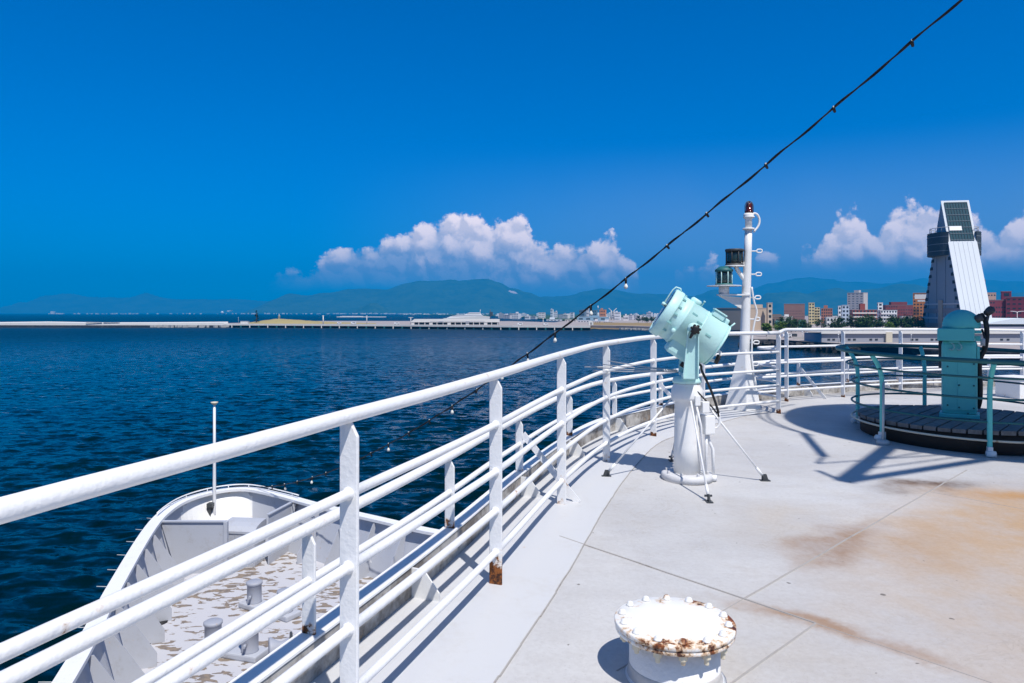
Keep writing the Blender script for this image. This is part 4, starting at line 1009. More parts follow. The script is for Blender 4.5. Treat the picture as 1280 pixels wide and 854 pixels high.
# cubic least squares keeps it one smooth hanging curve
def lsq(data, deg):
    nn = deg + 1; Amat = [[sum(s ** (i + j) for s, _ in data) for j in range(nn)] + [sum(z * s ** i for s, z in data)] for i in range(nn)]
    for i in range(nn):
        pv = max(range(i, nn), key=lambda r_: abs(Amat[r_][i])); Amat[i], Amat[pv] = Amat[pv], Amat[i]
        for r_ in range(nn):
            if r_ != i:
                f = Amat[r_][i] / Amat[i][i]; Amat[r_] = [a - f * b2 for a, b2 in zip(Amat[r_], Amat[i])]
    return [Amat[i][nn] / Amat[i][i] for i in range(nn)]
co = lsq(raw, 3)
def SL(s):
    q = S0 + (S1 - S0) * s; return Vector((q.x, q.y, sum(c_ * s ** i for i, c_ in enumerate(co))))
t = thing('string_lights', SL(0), 'black festoon cable with small bulbs running from upper right down to the bow', 'string lights')
smax = raw[-1][0]
SE = 1.25; z1_ = SL(smax).z; z0_ = SL(smax - .02).z
q_end = S0 + (S1 - S0) * SE; q_end = Vector((q_end.x, q_end.y, z1_ + (z1_ - z0_) / .02 * (SE - smax)))
mb = MB(); mb.tube([SL(smax), q_end], .014, 8); mb.build('lead_cable', 'wire_black', t)
mb = MB(); mb.tube([SL(smax * i / 90) + Vector((0, 0, .012 * mnoise.noise(Vector((i * .9, 3, 1))))) for i in range(91)], .0115, 8); mb.build('cable', 'wire_black', t)
mb = MB(); mb.tube([SL(smax * i / 260) + Vector((.016 * math.cos(i * .55), .016 * math.sin(i * .55) * .4, .016 * math.sin(i * .55))) for i in range(261)], .0080, 6); mb.build('twin_wire', 'wire_black', t)
sb = 0.05; k = 0
while sb < smax:
    q = SL(sb); sw = rnd.uniform(-.35, .35); dn = Vector((sw * .6, sw * .3, -1)).normalized()
    if sb > 0.765: dn = Vector((.35, .45, -.25)).normalized()
    mb = MB(); mb.lathe([(.0, -.015), (.018, -.015), (.020, .03), (.016, .075), (0, .075)], q, dn, 10); so = mb.build('socket', 'wire_black', t)
    if sb < 0.765 and (k % 5 in (1, 3) or k > 13):
        mb = MB(); mb.lathe([(.013, .075), (.016, .085), (.030, .112), (.033, .130), (.023, .155), (0, .163)], q, dn, 14); mb.build('bulb', 'bulb_white', so, origin=WL[t.name])
    mb = MB(); mb.box(q + Vector((0, 0, .014)), (.02, .02, .028)); mb.build('clip', 'bulb_white', so, origin=WL[t.name])
    sb += .036 + .012 * rnd.random() if sb < .8 else .05; k += 1

tm = thing('signal_mast', D(q_end.x, q_end.y), 'white pole mast behind the viewpoint holding the upper end of the festoon cable', 'mast')
mb = MB(); mb.tube([D(q_end.x, q_end.y), Vector((q_end.x, q_end.y, q_end.z + .8))], [.14, .08], 20); mb.build('pole', 'white', tm)
mb = MB(); mb.lathe([(.16, -.03), (.16, .03), (.09, .04)], q_end, seg=20); mb.build('cable_clamp', 'dark_steel', tm)

# ------------------------------------------------------------------ radar mast behind the viewer whose shade falls on the platform
OFF = Vector((0.263, -0.526))
def up_at(x, y, h): return Vector((x + OFF.x * h, y + OFF.y * h, dz(x, y) + h))
HS = 7.5
t = thing('radar_mast', D(10.6, 4.4), 'tall white radar mast with a round lookout platform, off to the right', 'mast')
cc = up_at(5.85, 9.45, HS)
mb = MB(); mb.lathe([(0, 0), (2.12, 0), (2.12, .12), (0, .12)], cc, seg=48); mb.build('lookout_platform', 'white', t)
mb = MB(); q0 = D(10.6, 4.4); mb.tube([q0, Vector((q0.x, q0.y, cc.z + 6))], [.42, .3], 24); mb.build('pole', 'white', t)
mb = MB(); mb.tube([Vector((q0.x, q0.y, cc.z - .1)), cc + Vector((0, 0, -.1))], .2, 12); mb.build('arm', 'white', t)
mb = MB()
def bar(a, b2, h0, h1, r_): mb.tube([up_at(*a, h0), up_at(*b2, h1)], r_, 10)
bar((4.35, 8.25), (2.99, 6.49), HS, HS, .085); bar((2.99, 6.49), (5.6, 7.9), HS, HS, .06); bar((3.27, 7.55), (3.6, 8.9), HS, HS, .05); bar((3.27, 7.55), (3.05, 7.2), HS, HS, .02); bar((3.05, 7.2), (4.6, 7.75), HS, HS, .015)
bar((3.35, 6.95), (4.9, 7.75), HS, HS, .014); bar((3.7, 7.4), (4.7, 8.0), HS, HS, .014); bar((2.99, 6.49), (2.93, 6.9), HS, HS, .03)
mb.build('bracket', 'white', t)
mb = MB(); mb.tube([cc + Vector((2.3 * math.cos(a), 2.3 * math.sin(a), .5)) for a in [2.2 + k * .1 for k in range(14)]], .02, 8); mb.tube([cc + Vector((2.3 * math.cos(a), 2.3 * math.sin(a), .2)) for a in [2.2 + k * .1 for k in range(14)]], .02, 8); mb.build('guard_ring', 'white', t)

# ------------------------------------------------------------------ harbour: left breakwater and pier
def gp(px, d, z): return Vector(((px - 640) / F * d, d, z))
t = thing('breakwater', gp(100, 690, 0), 'long low white breakwater with dark foot at the far left', 'breakwater')
bl = [(-420, 700), (-40, 690), (60, 684), (130, 682), (200, 681), (285, 679)]
mb = MB(); mb.sweep_rect([[gp(px, d, -1), gp(px, d, 2.0), gp(px, d + 14, 2.4), gp(px, d + 14, -1)] for px, d in bl], None); mb.build('foot', 'dark_rock', t)
mb = MB(); mb.sweep_rect([[gp(px, d + 3, 1.9), gp(px, d + 3.2, 4.4 + .5 * math.sin(px * .03)), gp(px, d + 12, 5.0 + .5 * math.sin(px * .03)), gp(px, d + 12, 1.9)] for px, d in bl], None); mb.build('parapet', 'concrete_white', t)
mb = MB()
for i in range(26):
    px = 108 + i * 1.7; 
    if i % 13 != 12: mb.box(gp(px, 684.9, 4.35), (1.0, .5, .45))
mb.build('slot', 'dark_rock', t)
mb = MB()
for i in range(40):
    px = 190 + rnd.random() * 95; mb.box(gp(px, 676 + rnd.random() * 3, 1.2), (2 + rnd.random() * 2, 2, 1.6 + rnd.random()), rnd.random())
mb.build('armour_block', 'concrete', t)

t = thing('pier', gp(500, 632, 0), 'long flat concrete pier on piles across the harbour', 'pier')
pl = [(280, 681), (330, 674), (400, 656), (500, 632), (640, 588), (738, 572)]
mb = MB(); mb.prism([gp(px, d, 0)[:2] for px, d in pl] + [gp(738, 700, 0)[:2], gp(640, 900, 0)[:2], gp(400, 920, 0)[:2], gp(280, 720, 0)[:2]], 2.1, 3.5); mb.build('pier_deck', 'quay_ground', t)
mb = MB(); mb.sweep_rect([[gp(px, d - .3, 2.05), gp(px, d - .3, 3.55), gp(px, d + 1.2, 3.55), gp(px, d + 1.2, 2.05)] for px, d in pl], None); mb.build('edge_beam', 'concrete_white', t)
mb = MB(); mb.prism([gp(px, d + 6, 0)[:2] for px, d in pl] + [gp(738, 690, 0)[:2], gp(640, 890, 0)[:2], gp(400, 900, 0)[:2], gp(284, 715, 0)[:2]], -1, 2.1); mb.build('quay_wall', 'dark_rock', t)
def pier_d(px):
    for (a, da), (b2, db) in zip(pl[:-1], pl[1:]):
        if a <= px <= b2: return da + (db - da) * (px - a) / (b2 - a)
px = 290; k = 0
while px < 735:
    d = pier_d(px); mb = MB(); mb.box(gp(px, d + .2, .6), (1.3 if k % 2 else .8, 1.2, 3.0)); mb.build('pile', 'concrete_white' if k % 2 == 0 else 'teal_dark', t); px += 11.2; k += 1
# dune-like mound
mb = MB(); nx, ny = 60, 12; gx = []
for i in range(nx + 1):
    px = 300 + (470 - 300) * i / nx; rowv = []
    pf = [(300, 0), (312, .7), (325, 2.2), (335, 3.4), (345, 4.4), (355, 4.2), (370, 3.5), (385, 2.7), (400, 2.0), (420, 1.3), (450, .6), (470, 0)]
    for (a, ha), (b2, hb2) in zip(pf[:-1], pf[1:]):
        if a <= px <= b2: hh = ha + (hb2 - ha) * (px - a) / (b2 - a)
    for j in range(ny + 1):
        s = j / ny; d = 694 - (px - 300) * .12 + s * 55; z = 3.52 + hh * math.sin(math.pi * min(1, s * 1.0)) ** .7 * (1 + .12 * mnoise.noise(Vector((px * .2, s * 4, 0))))
        rowv.append(mb.bm.verts.new(gp(px, d, z)))
    gx.append(rowv)
for i in range(nx):
    for j in range(ny):
        f = mb.bm.faces.new((gx[i][j], gx[i + 1][j], gx[i + 1][j + 1], gx[i][j + 1])); f.smooth = True
struct(mb.build('terrain', 'dry_grass'))
t = thing('lighthouse', gp(349, 722, 7.6), 'tiny white lighthouse on top of the yellow mound', 'lighthouse')
mb = MB(); mb.lathe([(1.1, 0), (.8, 3.2), (1.2, 3.25), (1.2, 3.5), (0, 3.5)], gp(349, 722, 7.4), seg=16); mb.build('tower', 'white', t)
mb = MB(); mb.lathe([(.6, 3.5), (.6, 4.5), (.75, 4.55), (0, 5.2)], gp(349, 722, 7.4), seg=12); mb.build('lantern_room', 'galv', t)
def pole_lamp(px, d, z0, z1, label, r_=.22, arm=2.2, group=None):
    t = thing('lamp_mast', gp(px, d, z0), label, 'lamp post', group)
    mb = MB(); mb.tube([gp(px, d, z0), gp(px, d, z1)], [r_ * 1.3, r_], 8); mb.build('pole', 'concrete_white', t)
    mb = MB(); mb.box(gp(px, d, z1), (arm, .8, .5)); mb.build('lamp_head', 'concrete_white', t)
pole_lamp(404, 668, 3.5, 11.2, 'stout white lamp mast right of the yellow mound', .45, 1.6)
pole_lamp(458.5, 655, 3.5, 11.0, 'white lamp mast halfway along the pier, left of the long shed', .3, 1.4)
pole_lamp(513.5, 632, 3.5, 9.8, 'white lamp mast with wide head at the left end of the long shed', .3, 4.0)
pole_lamp(679, 600, 3.5, 9.0, 'thin white lamp mast on the bare pier right of the long shed', .2, 1.2)
pole_lamp(298, 690, 3.5, 9.5, 'very thin pole at the root of the pier, left of the conifer', .08, .2)
# vehicles and boxes on the pier
def blob(px, d, wdt, h, label, cat='van', matn='white', nm='parked_van', z=3.5):
    t = thing(nm, gp(px, d, z), label, cat); mb = MB(); c0 = gp(px, d, z)
    mb.box(c0 + Vector((0, 0, h * .5 + .35)), (wdt, 2, h), bevel=.15); mb.build('body', matn, t)
    mb = MB(); mb.box(c0 + Vector((wdt * .1, -1.0, h * .75 + .3)), (wdt * .6, .06, h * .3)); mb.build('window', 'window_glass', t)
    for x in (-.32, .32):
        mb = MB(); mb.lathe([(0, -.12), (.36, -.12), (.36, .12), (0, .12)], c0 + Vector((x * wdt, -.95, .36)), (0, 1, 0), 14); mb.build('wheel', 'black_rubber', t)
blob(442, 660, 4.6, 1.7, 'white van on the pier between two lamp masts')
blob(424, 668, 3.6, 1.3, 'small white car on the pier at the end of the mound', 'car', 'white', 'parked_car')
blob(496, 640, 4.2, 1.5, 'white car parked on the pier just left of the shed', 'car', 'white', 'parked_car')
blob(650, 600, 4.2, 1.6, 'white van on the bare pier just right of the shed')
blob(682, 590, 3.8, 1.5, 'white car beside the thin lamp mast on the bare pier', 'car', 'white', 'parked_car')
t = thing('harbour_hut', gp(306, 690, 3.5), 'low white hut at the landward end of the breakwater', 'hut'); mb = MB(); mb.box(gp(306, 690, 4.6), (7, 4, 2.2)); mb.build('wall', 'concrete_white', t); mb = MB(); mb.box(gp(306, 690, 5.8), (7.4, 4.4, .25)); mb.build('roof', 'galv', t)
# long terminal shed
d = 640; t = thing('terminal_shed', gp(570, d, 3.5), 'long low white shed with open ground floor on the pier', 'shed')
xa, xb = gp(515, d, 0).x, gp(624.5, d, 0).x
mb = MB(); mb.solid([Vector((xa, d, 5.6)), Vector((xb, d, 5.6)), Vector((xb, d, 8.3)), Vector((xa + 3, d, 8.3)), Vector((xa, d, 6.4))], (0, 14, 0)); mb.build('upper_storey', 'concrete_white', t)
mb = MB(); mb.box(((xa + xb) / 2 + 2, d - 7.03, 6.55), ((xb - xa) * .62, .1, .30)); mb.build('window_strip', 'grey_paint', t)
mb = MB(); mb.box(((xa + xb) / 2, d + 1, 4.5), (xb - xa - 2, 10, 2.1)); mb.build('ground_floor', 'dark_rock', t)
for i in range(15):
    x = xa + 1.5 + (xb - xa - 3) * i / 14; mb = MB(); mb.box((x, d - 6.2, 4.5), (.7 if i % 3 else 3.0, .8, 2.15)); mb.build('column', 'concrete_white', t)
for x in (xa + (xb - xa) * .34, xa + (xb - xa) * .64):
    mb = MB(); mb.solid([Vector((x - 3.2, d - 7.2, 5.5)), Vector((x + 3.2, d - 7.2, 5.5)), Vector((x, d - 7.2, 6.7))], (0, .3, 0)); mb.build('porch_gable', 'grey_paint', t)
# ferry behind the shed
d = 1050; t = thing('ferry', gp(580, d, 0), 'white ferry moored behind the long shed', 'ship')
def fx(px): return gp(px, d, 0).x
mb = MB(); mb.solid([Vector((fx(552), d, 4.5)), Vector((fx(556), d, -.5)), Vector((fx(610), d, -.5)), Vector((fx(613), d, 8)), Vector((fx(606), d, 9.2)), Vector((fx(556), d, 6.0))], (0, 12, 0)); mb.build('hull', 'concrete_white', t)
mb = MB(); mb.solid([Vector((fx(558), d, 6)), Vector((fx(606), d, 8)), Vector((fx(602), d, 11)), Vector((fx(572), d, 11)), Vector((fx(563), d, 8.5))], (0, 10, 0)); mb.build('lower_deck', 'white', t)
mb = MB(); mb.solid([Vector((fx(580), d, 11)), Vector((fx(602), d, 11)), Vector((fx(600), d, 14.4)), Vector((fx(587), d, 14.4))], (0, 9, 0)); mb.build('bridge', 'white', t)
for z, a, b2 in ((9.6, 566, 604), (12.6, 584, 600)): mb = MB(); mb.box(((fx(a) + fx(b2)) / 2, d - 5.1 + (0 if z < 10 else .5), z), (fx(b2) - fx(a), .15, .7)); mb.build('window_strip', 'grey_paint', t)
mb = MB(); mb.tube([Vector((fx(600), d, 14)), Vector((fx(600.5), d, 18.5))], .35, 8); mb.build('mast', 'white', t)
# the far shore and its low town
t2 = MB(); t2.prism([gp(500, 5200, 0)[:2], gp(560, 3300, 0)[:2], gp(640, 2400, 0)[:2], gp(690, 1250, 0)[:2], gp(760, 900, 0)[:2], gp(2600, 900, 0)[:2], gp(2600, 7400, 0)[:2], gp(500, 7400, 0)[:2]], -1, 2.0)
struct(t2.build('coastal_plain', 'forest_hill'))
mb = MB(); mb.box(gp(452, 2200, 1.2), (150, 12, 2.4)); mb.box(gp(440, 2205, 2.0), (70, 6, 3.0)); tag(mb.build('breakwater', 'concrete_white', None, origin=gp(452, 2200, 0)), 'far thin grey breakwater in open water above the pier', 'breakwater')
mb = MB()
for i in range(260):
    px = rnd.choice([rnd.uniform(60, 330), rnd.uniform(330, 640), rnd.uniform(420, 560), rnd.uniform(500, 640)]); d = rnd.uniform(7000, 7600) if px < 500 else rnd.uniform(4300, 7000)
    s = d / F; wdt = rnd.uniform(.6, 2.6) * s; h = rnd.uniform(.5, 1.5) * s; mb.box(gp(px, d, h / 2), (wdt, wdt * .6, h), rnd.uniform(-.6, .6))
struct(mb.build('far_town', 'concrete_white'), 'stuff')
t = thing('storage_sphere', gp(278, 7000, 0), 'bright white round gas holder on the far left shore', 'storage tank'); mb = MB(); bmesh.ops.create_uvsphere(mb.bm, u_segments=20, v_segments=12, radius=15, matrix=Matrix.Translation(gp(278, 7000, 15))); mb.build('sphere', 'white', t)
mb = MB(); mb.box(gp(287, 7000, 30), (40, 24, 10), .3); mb.solid([gp(284, 7000, 24), gp(290, 7000, 36), gp(290, 7000, 40), gp(284, 7000, 30)], (0, 26, 0)); tag(mb.build('storage_hall', 'white', None, origin=gp(287, 7000, 0)), 'slanted white hall next to the round gas holder on the far shore', 'building')
mb = MB(); mb.box(gp(66, 7200, 14), (34, 24, 28)); mb.box(gp(75, 7200, 5), (70, 24, 10)); tag(mb.build('factory', 'concrete_white', None, origin=gp(66, 7200, 0)), 'pale square factory on the far shore at the very left', 'building')
# low island shore right of the mound: tower crane and masts
mb = MB(); mb.tube([gp(612, 1150, 3), gp(613, 1150, 19)], [1.2, .5], 6); mb.box(gp(614, 1150, 12), (5, 1, 7), .2); tag(mb.build('harbour_crane', 'dark_steel', None, origin=gp(612, 1150, 3)), 'dark slender harbour crane just right of the white ferry', 'crane')

# ------------------------------------------------------------------ land on the right, quay
Lp = [(690, 640), (738, 628), (770, 606), (813, 574), (900, 506), (925, 470), (931, 300), (960, 300), (1050, 257), (1150, 221), (1280, 198), (1420, 182), (1700, 170)]
poly = [gp(px, d, 0)[:2] for px, d in Lp] + [(2600, 300), (2600, 2500), (700, 2500), (160, 1500), (60, 900), (40, 760)]
mb = MB(); mb.prism(poly, -2, 3.0); struct(mb.build('ground', 'quay_ground'))
mb = MB(); pts = [gp(px, d, 0) for px, d in Lp[5:]]
mb.sweep_rect([[q + Vector((0, -.25, -1)), q + Vector((0, -.25, 2.6)), q + Vector((0, .15, 3.05)), q + Vector((0, .6, 3.05)), q + Vector((0, .6, -1))] for q in pts], None); struct(mb.build('quay_wall', 'dark_rock'))
mb = MB()
for i in range(240):
    px = rnd.uniform(926, 1072); d = 300 - max(0, px - 960) * .48 - rnd.uniform(.5, 7); z = rnd.uniform(-.2, 2.0); s = rnd.uniform(.8, 2.2)
    mb.box(gp(px, d, z), (s, s, s * .7), mat=Matrix.Rotation(rnd.random() * 3, 4, 'Z') @ Matrix.Rotation(rnd.uniform(-.6, .6), 4, 'X'))
struct(mb.build('shore_rocks', 'dark_rock'), 'stuff')
mb = MB(); gx = []
for i in range(41):
    px = 728 + 106 * i / 40; d0 = 632 - (px - 728) * .68; rowv = []
    for j in range(9):
        s = j / 8; rowv.append(mb.bm.verts.new(gp(px, d0 - 2 + s * 110, .2 + 4.1 * min(1, s * 3.2) * min(1, (px - 726) / 14) + .5 * mnoise.noise(Vector((px * .15, s * 5, 2))))))
    gx.append(rowv)
for i in range(40):
    for j in range(8): f = mb.bm.faces.new((gx[i][j], gx[i + 1][j], gx[i + 1][j + 1], gx[i][j + 1])); f.smooth = True
struct(mb.build('shore_grass', 'brown_grass'))
mb = MB()
for i in range(120):
    px = rnd.uniform(775, 812); d = 596 - (px - 775) * .62 - rnd.uniform(0, 5); s = rnd.uniform(.8, 2); mb.box(gp(px, d, .3 + rnd.random() * .7), (s, s, s * .7), rnd.random() * 3)
struct(mb.build('shore_stones', 'concrete'), 'stuff')

# ------------------------------------------------------------------ buildings
def building(label, x0, x1, ytop, d, colr, floors=4, cols_=6, rot=-18, dep=None, z0=3.0, cat='building', roofbox=None, band=None, dirt=.2, win='window_glass', wh=.5, ww=.55, side=True, name='building', group=None):
    ap = (x1 - x0) / F * d; r_ = R(rot); dep = dep if dep else ap * .55
    w_ = (ap - dep * abs(math.sin(r_))) / math.cos(r_)
    if w_ < ap * .35: w_ = ap * .5; dep = (ap - w_ * math.cos(r_)) / max(.05, abs(math.sin(r_)))
    H = EYE + (391 - ytop) / F * d - z0; c0 = gp((x0 + x1) / 2, d, z0)
    t = thing(name, c0, label, cat, group); X = Matrix.Translation(c0) @ Matrix.Rotation(r_, 4, 'Z')
    fm = facade(colr, dirt)
    def BX(mb, c, s): mb.box(X @ Vector(c), s, mat=X.to_3x3().to_4x4())
    mb = MB(); BX(mb, (0, 0, H / 2), (w_, dep, H)); mb.build('wall', fm, t)
    mb = MB(); BX(mb, (0, 0, H + .25), (w_ + .3, dep + .3, .5)); mb.build('roof', facade(tuple(min(.8, v * .6 + .12) for v in colr), .3), t)
    if roofbox:
        f, rw, rh = roofbox; mb = MB(); BX(mb, ((f - .5) * w_, 0, H + .5 + rh / 2), (w_ * rw, dep * .5, rh)); mb.build('roof_house', fm, t)
    fh = H / max(1, floors); nwin = 0
    for k in range(floors):
        z = fh * (k + .55)
        if band:
            mb = MB(); BX(mb, (0, -dep / 2 - .5, z - fh * .25), (w_ * .96, 1.0, fh * .36)); mb.build('balcony_row', facade(band, .15), t)
        zz = z + (fh * .14 if band else 0)
        for i in range(cols_):
            if nwin < 100: mb = MB(); BX(mb, ((i + .5) / cols_ * w_ - w_ / 2, -dep / 2 - .03, zz), (w_ / cols_ * ww, .1, fh * wh)); mb.build('window', win, t); nwin += 1
        if side and cols_:
            m2 = max(2, int(cols_ * dep / w_)); sx = -1 if rot < 0 else 1
            for i in range(m2):
                if nwin < 100: mb = MB(); BX(mb, (sx * (w_ / 2 + .03), (i + .5) / m2 * dep - dep / 2, z), (.1, dep / m2 * ww, fh * wh)); mb.build('window', win, t); nwin += 1
    return t
building('dark-sided beige hall with stepped roof behind the turquoise drum and lamp mast', 893, 966, 386, 470, (.50, .40, .31), 1, 0, -52, 40, roofbox=(.75, .4, 2.2))
building('narrow beige stair tower with a column of small windows beside the beige hall', 958.5, 965, 379.5, 462, (.60, .50, .40), 5, 1, -8, 4, cat='tower', side=False)
building('plain brown windowless-looking block with a dark left side', 979, 1007, 380.5, 720, (.27, .15, .13), 7, 14, -22, roofbox=None, ww=.3, wh=.25)
building('slim yellow balcony tower right of the brown block', 1010.5, 1018, 379, 690, (.62, .52, .28), 7, 2, -15, cat='tower')
building('lower yellow balcony block attached right of the slim tower', 1017.5, 1024.5, 385, 690, (.60, .50, .27), 6, 2, -10, band=(.62, .52, .3))
building('orange brown stepped block with a small roof house', 1026, 1041, 386, 760, (.42, .17, .10), 5, 5, -25, roofbox=(.4, .35, 3))
building('little white house half hidden by trees under the orange block', 1032, 1049, 397, 560, (.75, .74, .72), 2, 4, -12)
building('thin white water-tank building between orange and pale blue blocks', 1047.5, 1051.5, 383, 740, (.72, .73, .75), 4, 1, -10)
building('pale blue narrow block with three small windows', 1052, 1061, 382, 640, (.50, .58, .68), 5, 2, -12)
building('tall two-tone grey tower, dark left face and pale right face', 1060.5, 1083, 366.5, 900, (.50, .46, .44), 12, 4, -48, cat='tower', wh=.2, ww=.5, roofbox=(.5, .3, 3))
building('brick red apartment block with white balcony stripes', 1063, 1095, 388, 600, (.30, .07, .05), 4, 7, -16, band=(.72, .66, .6), roofbox=(.45, .2, 5))
building('thin bright white slab rising behind the stepped white building', 1097, 1103, 379, 660, (.76, .77, .78), 6, 1, -10, cat='tower')
building('stepped white building with rows of balconies', 1099, 1120, 388.5, 600, (.74, .75, .76), 4, 6, -14, band=(.78, .78, .78))
building('dark maroon long office block with rows of windows', 1104, 1141, 382, 720, (.20, .05, .05), 6, 12, -14, roofbox=(.5, .55, 3), wh=.3)
building('pale low white hall in front of the maroon block by the trees', 1126, 1139, 396, 560, (.74, .72, .70), 1, 5, -12)
building('tall orange brown hotel block with white top panel, left of the triangular tower', 1141, 1158, 367, 640, (.46, .18, .06), 10, 4, -30, cat='hotel', wh=.45)
q = P(1151, 371, 633); mb = MB(); mb.box(q, (9.5, .4, 4.0), R(-30)); mb.box(q + Vector((1, -.2, -3.5)), (7, .3, 1.6), R(-30)); tag(mb.build('roof_sign', 'concrete_white', None, origin=q), 'blank white panel at the top of the orange brown hotel', 'sign')
building('grey green slim tower behind the triangular tower on its right', 1220, 1231, 350, 900, (.17, .24, .25), 14, 3, -20, cat='tower', wh=.2)
building('tan flat-topped block above the maroon complex', 1222, 1243, 366.5, 760, (.50, .32, .24), 6, 6, -18, wh=.25)
building('long maroon complex with terraces at the right edge', 1222, 1262, 376, 500, (.19, .04, .06), 6, 12, -10, wh=.3)
building('maroon stair tower rising from the right-hand complex', 1251.5, 1263.5, 365, 505, (.20, .035, .06), 6, 1, -25, cat='tower')
building('maroon block with a black shaded recess at the right picture edge', 1259, 1300, 372, 490, (.21, .04, .06), 7, 6, -40, wh=.3)
building('low dark roofed house with white gable right of the beige hall', 963, 979, 396, 500, (.20, .15, .13), 1, 3, -12, roofbox=(.5, .7, 1.2))
building('white shed roofs in front of the brown block', 976, 990, 396.5, 520, (.74, .72, .7), 1, 3, -12, roofbox=(.5, .4, 1.5))
building('teal-roofed low hall among the trees below the brown block', 969, 984, 402, 460, (.12, .42, .42), 1, 4, -8)
building('small turquoise shed beside the pale trunk among the trees', 998, 1006, 401, 460, (.12, .45, .45), 1, 2, -8)
# town behind the pier and the brown grass
town = [
 (640, 650, 392, 1300, (.74, .74, .76), 'white gabled hall right of the ferry across the harbour'), (656, 663, 395, 1250, (.78, .78, .78), 'bright white cube house on the harbour front right of the crane'),
 (629, 641, 394, 1350, (.60, .58, .60), 'low grey roofed shed between the crane and the gabled hall'), (663, 672, 396, 1300, (.55, .58, .62), 'pale grey low shed right of the bright white cube house'),
 (673, 682, 391, 1500, (.75, .70, .68), 'twin-peaked pale house on the harbour front'), (688, 692, 387, 1700, (.74, .75, .78), 'highest white block of the harbour front left of the cable'),
 (692, 697, 390, 1600, (.66, .66, .70), 'slim grey block next to the highest harbour-front block'), (698, 706, 393, 1450, (.58, .60, .62), 'low grey office just left of the cable'),
 (683, 703, 399.5, 1000, (.74, .76, .78), 'long flat white transit shed behind the bare pier'), (703, 712, 394, 1400, (.70, .66, .64), 'pale pink block where the cable crosses the harbour front'),
 (713, 718, 391, 1500, (.70, .70, .72), 'narrow white block just left of the dark blue offices'), (724, 733, 388, 1300, (.14, .20, .26), 'dark blue office behind the long pale blue shed'),
 (733, 736.5, 385.5, 1350, (.62, .62, .64), 'slim pale chimney-like block among the blue offices'), (737, 747, 388, 1300, (.11, .19, .24), 'dark teal glass office left of the orange block'),
 (749, 758, 387.5, 1150, (.56, .24, .12), 'orange brick block with a dark left side in the harbour town'), (721, 762, 396.5, 1000, (.28, .42, .52), 'long pale blue roofed shed in front of the offices'),
 (763, 768, 390, 1300, (.45, .46, .5), 'grey block between the orange block and the white twin block'), (768, 776, 390.5, 1050, (.76, .76, .78), 'white block with a roof dome next to the cranes'),
 (779, 786, 395, 1000, (.77, .72, .72), 'square white house with a pink tint above the brown grass'), (786, 792, 394, 1150, (.66, .64, .66), 'grey gabled house right of the pink-tinted one'),
 (792, 803, 394.5, 1100, (.70, .66, .68), 'row of pale roofs above the right end of the brown grass'), (803, 812, 397, 1050, (.72, .70, .70), 'white house next to the dark trees by the brown grass'),
 (808, 816, 391, 1250, (.52, .55, .62), 'blue grey tower block just left of the searchlight drum'), (722, 738, 401, 860, (.74, .70, .72), 'low pale warehouse in front of the blue roofed shed'),
 (740, 752, 402, 840, (.70, .66, .68), 'low pink-white shed below the orange block'), (754, 768, 402.5, 820, (.72, .70, .72), 'low white shed below the grey blocks'), (706, 722, 400, 900, (.68, .62, .58), 'pale low building where the cable meets the waterfront')]
for a, b2, yt, d, cl_, lab in town:
    rs = rnd.random(); building(lab, a, b2, yt, d, cl_, 3 if yt < 395 else 1, 4, rnd.choice((-25, -15, -35)), z0=2.5, roofbox=(rnd.random() * .5 + .25, .3, rnd.uniform(1, 2.5)) if rs < .7 else None, wh=.35)
for i in range(46):
    px = rnd.uniform(622, 830); d = rnd.uniform(1500, 2600); yt = rnd.uniform(391.5, 397); c_ = rnd.choice([(.75, .75, .77), (.7, .66, .64), (.55, .58, .62), (.3, .32, .36), (.72, .7, .68)])
    wpx = rnd.uniform(3, 7); h = EYE + (391 - yt) / F * d - 2; q = gp(px, d, 2); mb = MB(); mb.box(q + Vector((0, 0, h / 2)), (wpx / F * d, wpx / F * d * .6, h), rnd.uniform(-.6, 0)); mb.box(q + Vector((rnd.uniform(-2, 2), 0, h + .8)), (wpx / F * d * .4, 3, 1.8))
    tag(mb.build('town_building', facade(c_), None, origin=q), 'small pale building in the tightly packed town far behind the harbour front', 'building', 'far harbour town buildings')
mb = MB(); mb.tube([gp(747.5, 1300, 20), gp(747.5, 1300, 27)], .5, 6); mb.lathe([(0, 0), (1.4, .3), (1.2, 1.6), (0, 2)], gp(747.5, 1300, 23), seg=10); tag(mb.build('antenna', 'white', None, origin=gp(747.5, 1300, 20)), 'thin white antenna above the harbour town offices', 'antenna')
for px, k in ((764, 1), (767.5, -1)):
    q = gp(px, 1120, 3); mb = MB(); mb.tube([q, q + Vector((0, 0, 15))], [1.0, .7], 6); mb.tube([q + Vector((-4 * k, 0, 18)), q + Vector((3 * k, 0, 11))], .6, 6)
    tag(mb.build('loading_crane', 'galv', None, origin=q), 'left one of two small pale cranes beside the domed white block' if k > 0 else 'right one of two small pale cranes beside the domed white block', 'crane')
t = thing('harbour_hut', gp(738.5, 612, 4), 'small white gabled hut on the shore at the left end of the brown grass', 'hut'); q = gp(738.5, 612, 4)
mb = MB(); mb.solid([q + Vector((-2, 0, -.5)), q + Vector((2, 0, -.5)), q + Vector((2, 0, 2)), q + Vector((0, 0, 3.4)), q + Vector((-2, 0, 2))], (0, 3, 0)); mb.build('wall', 'concrete_white', t); mb = MB(); mb.box(q + Vector((0, -1.52, .8)), (.9, .1, 1.8)); mb.build('door', 'dark_rock', t)

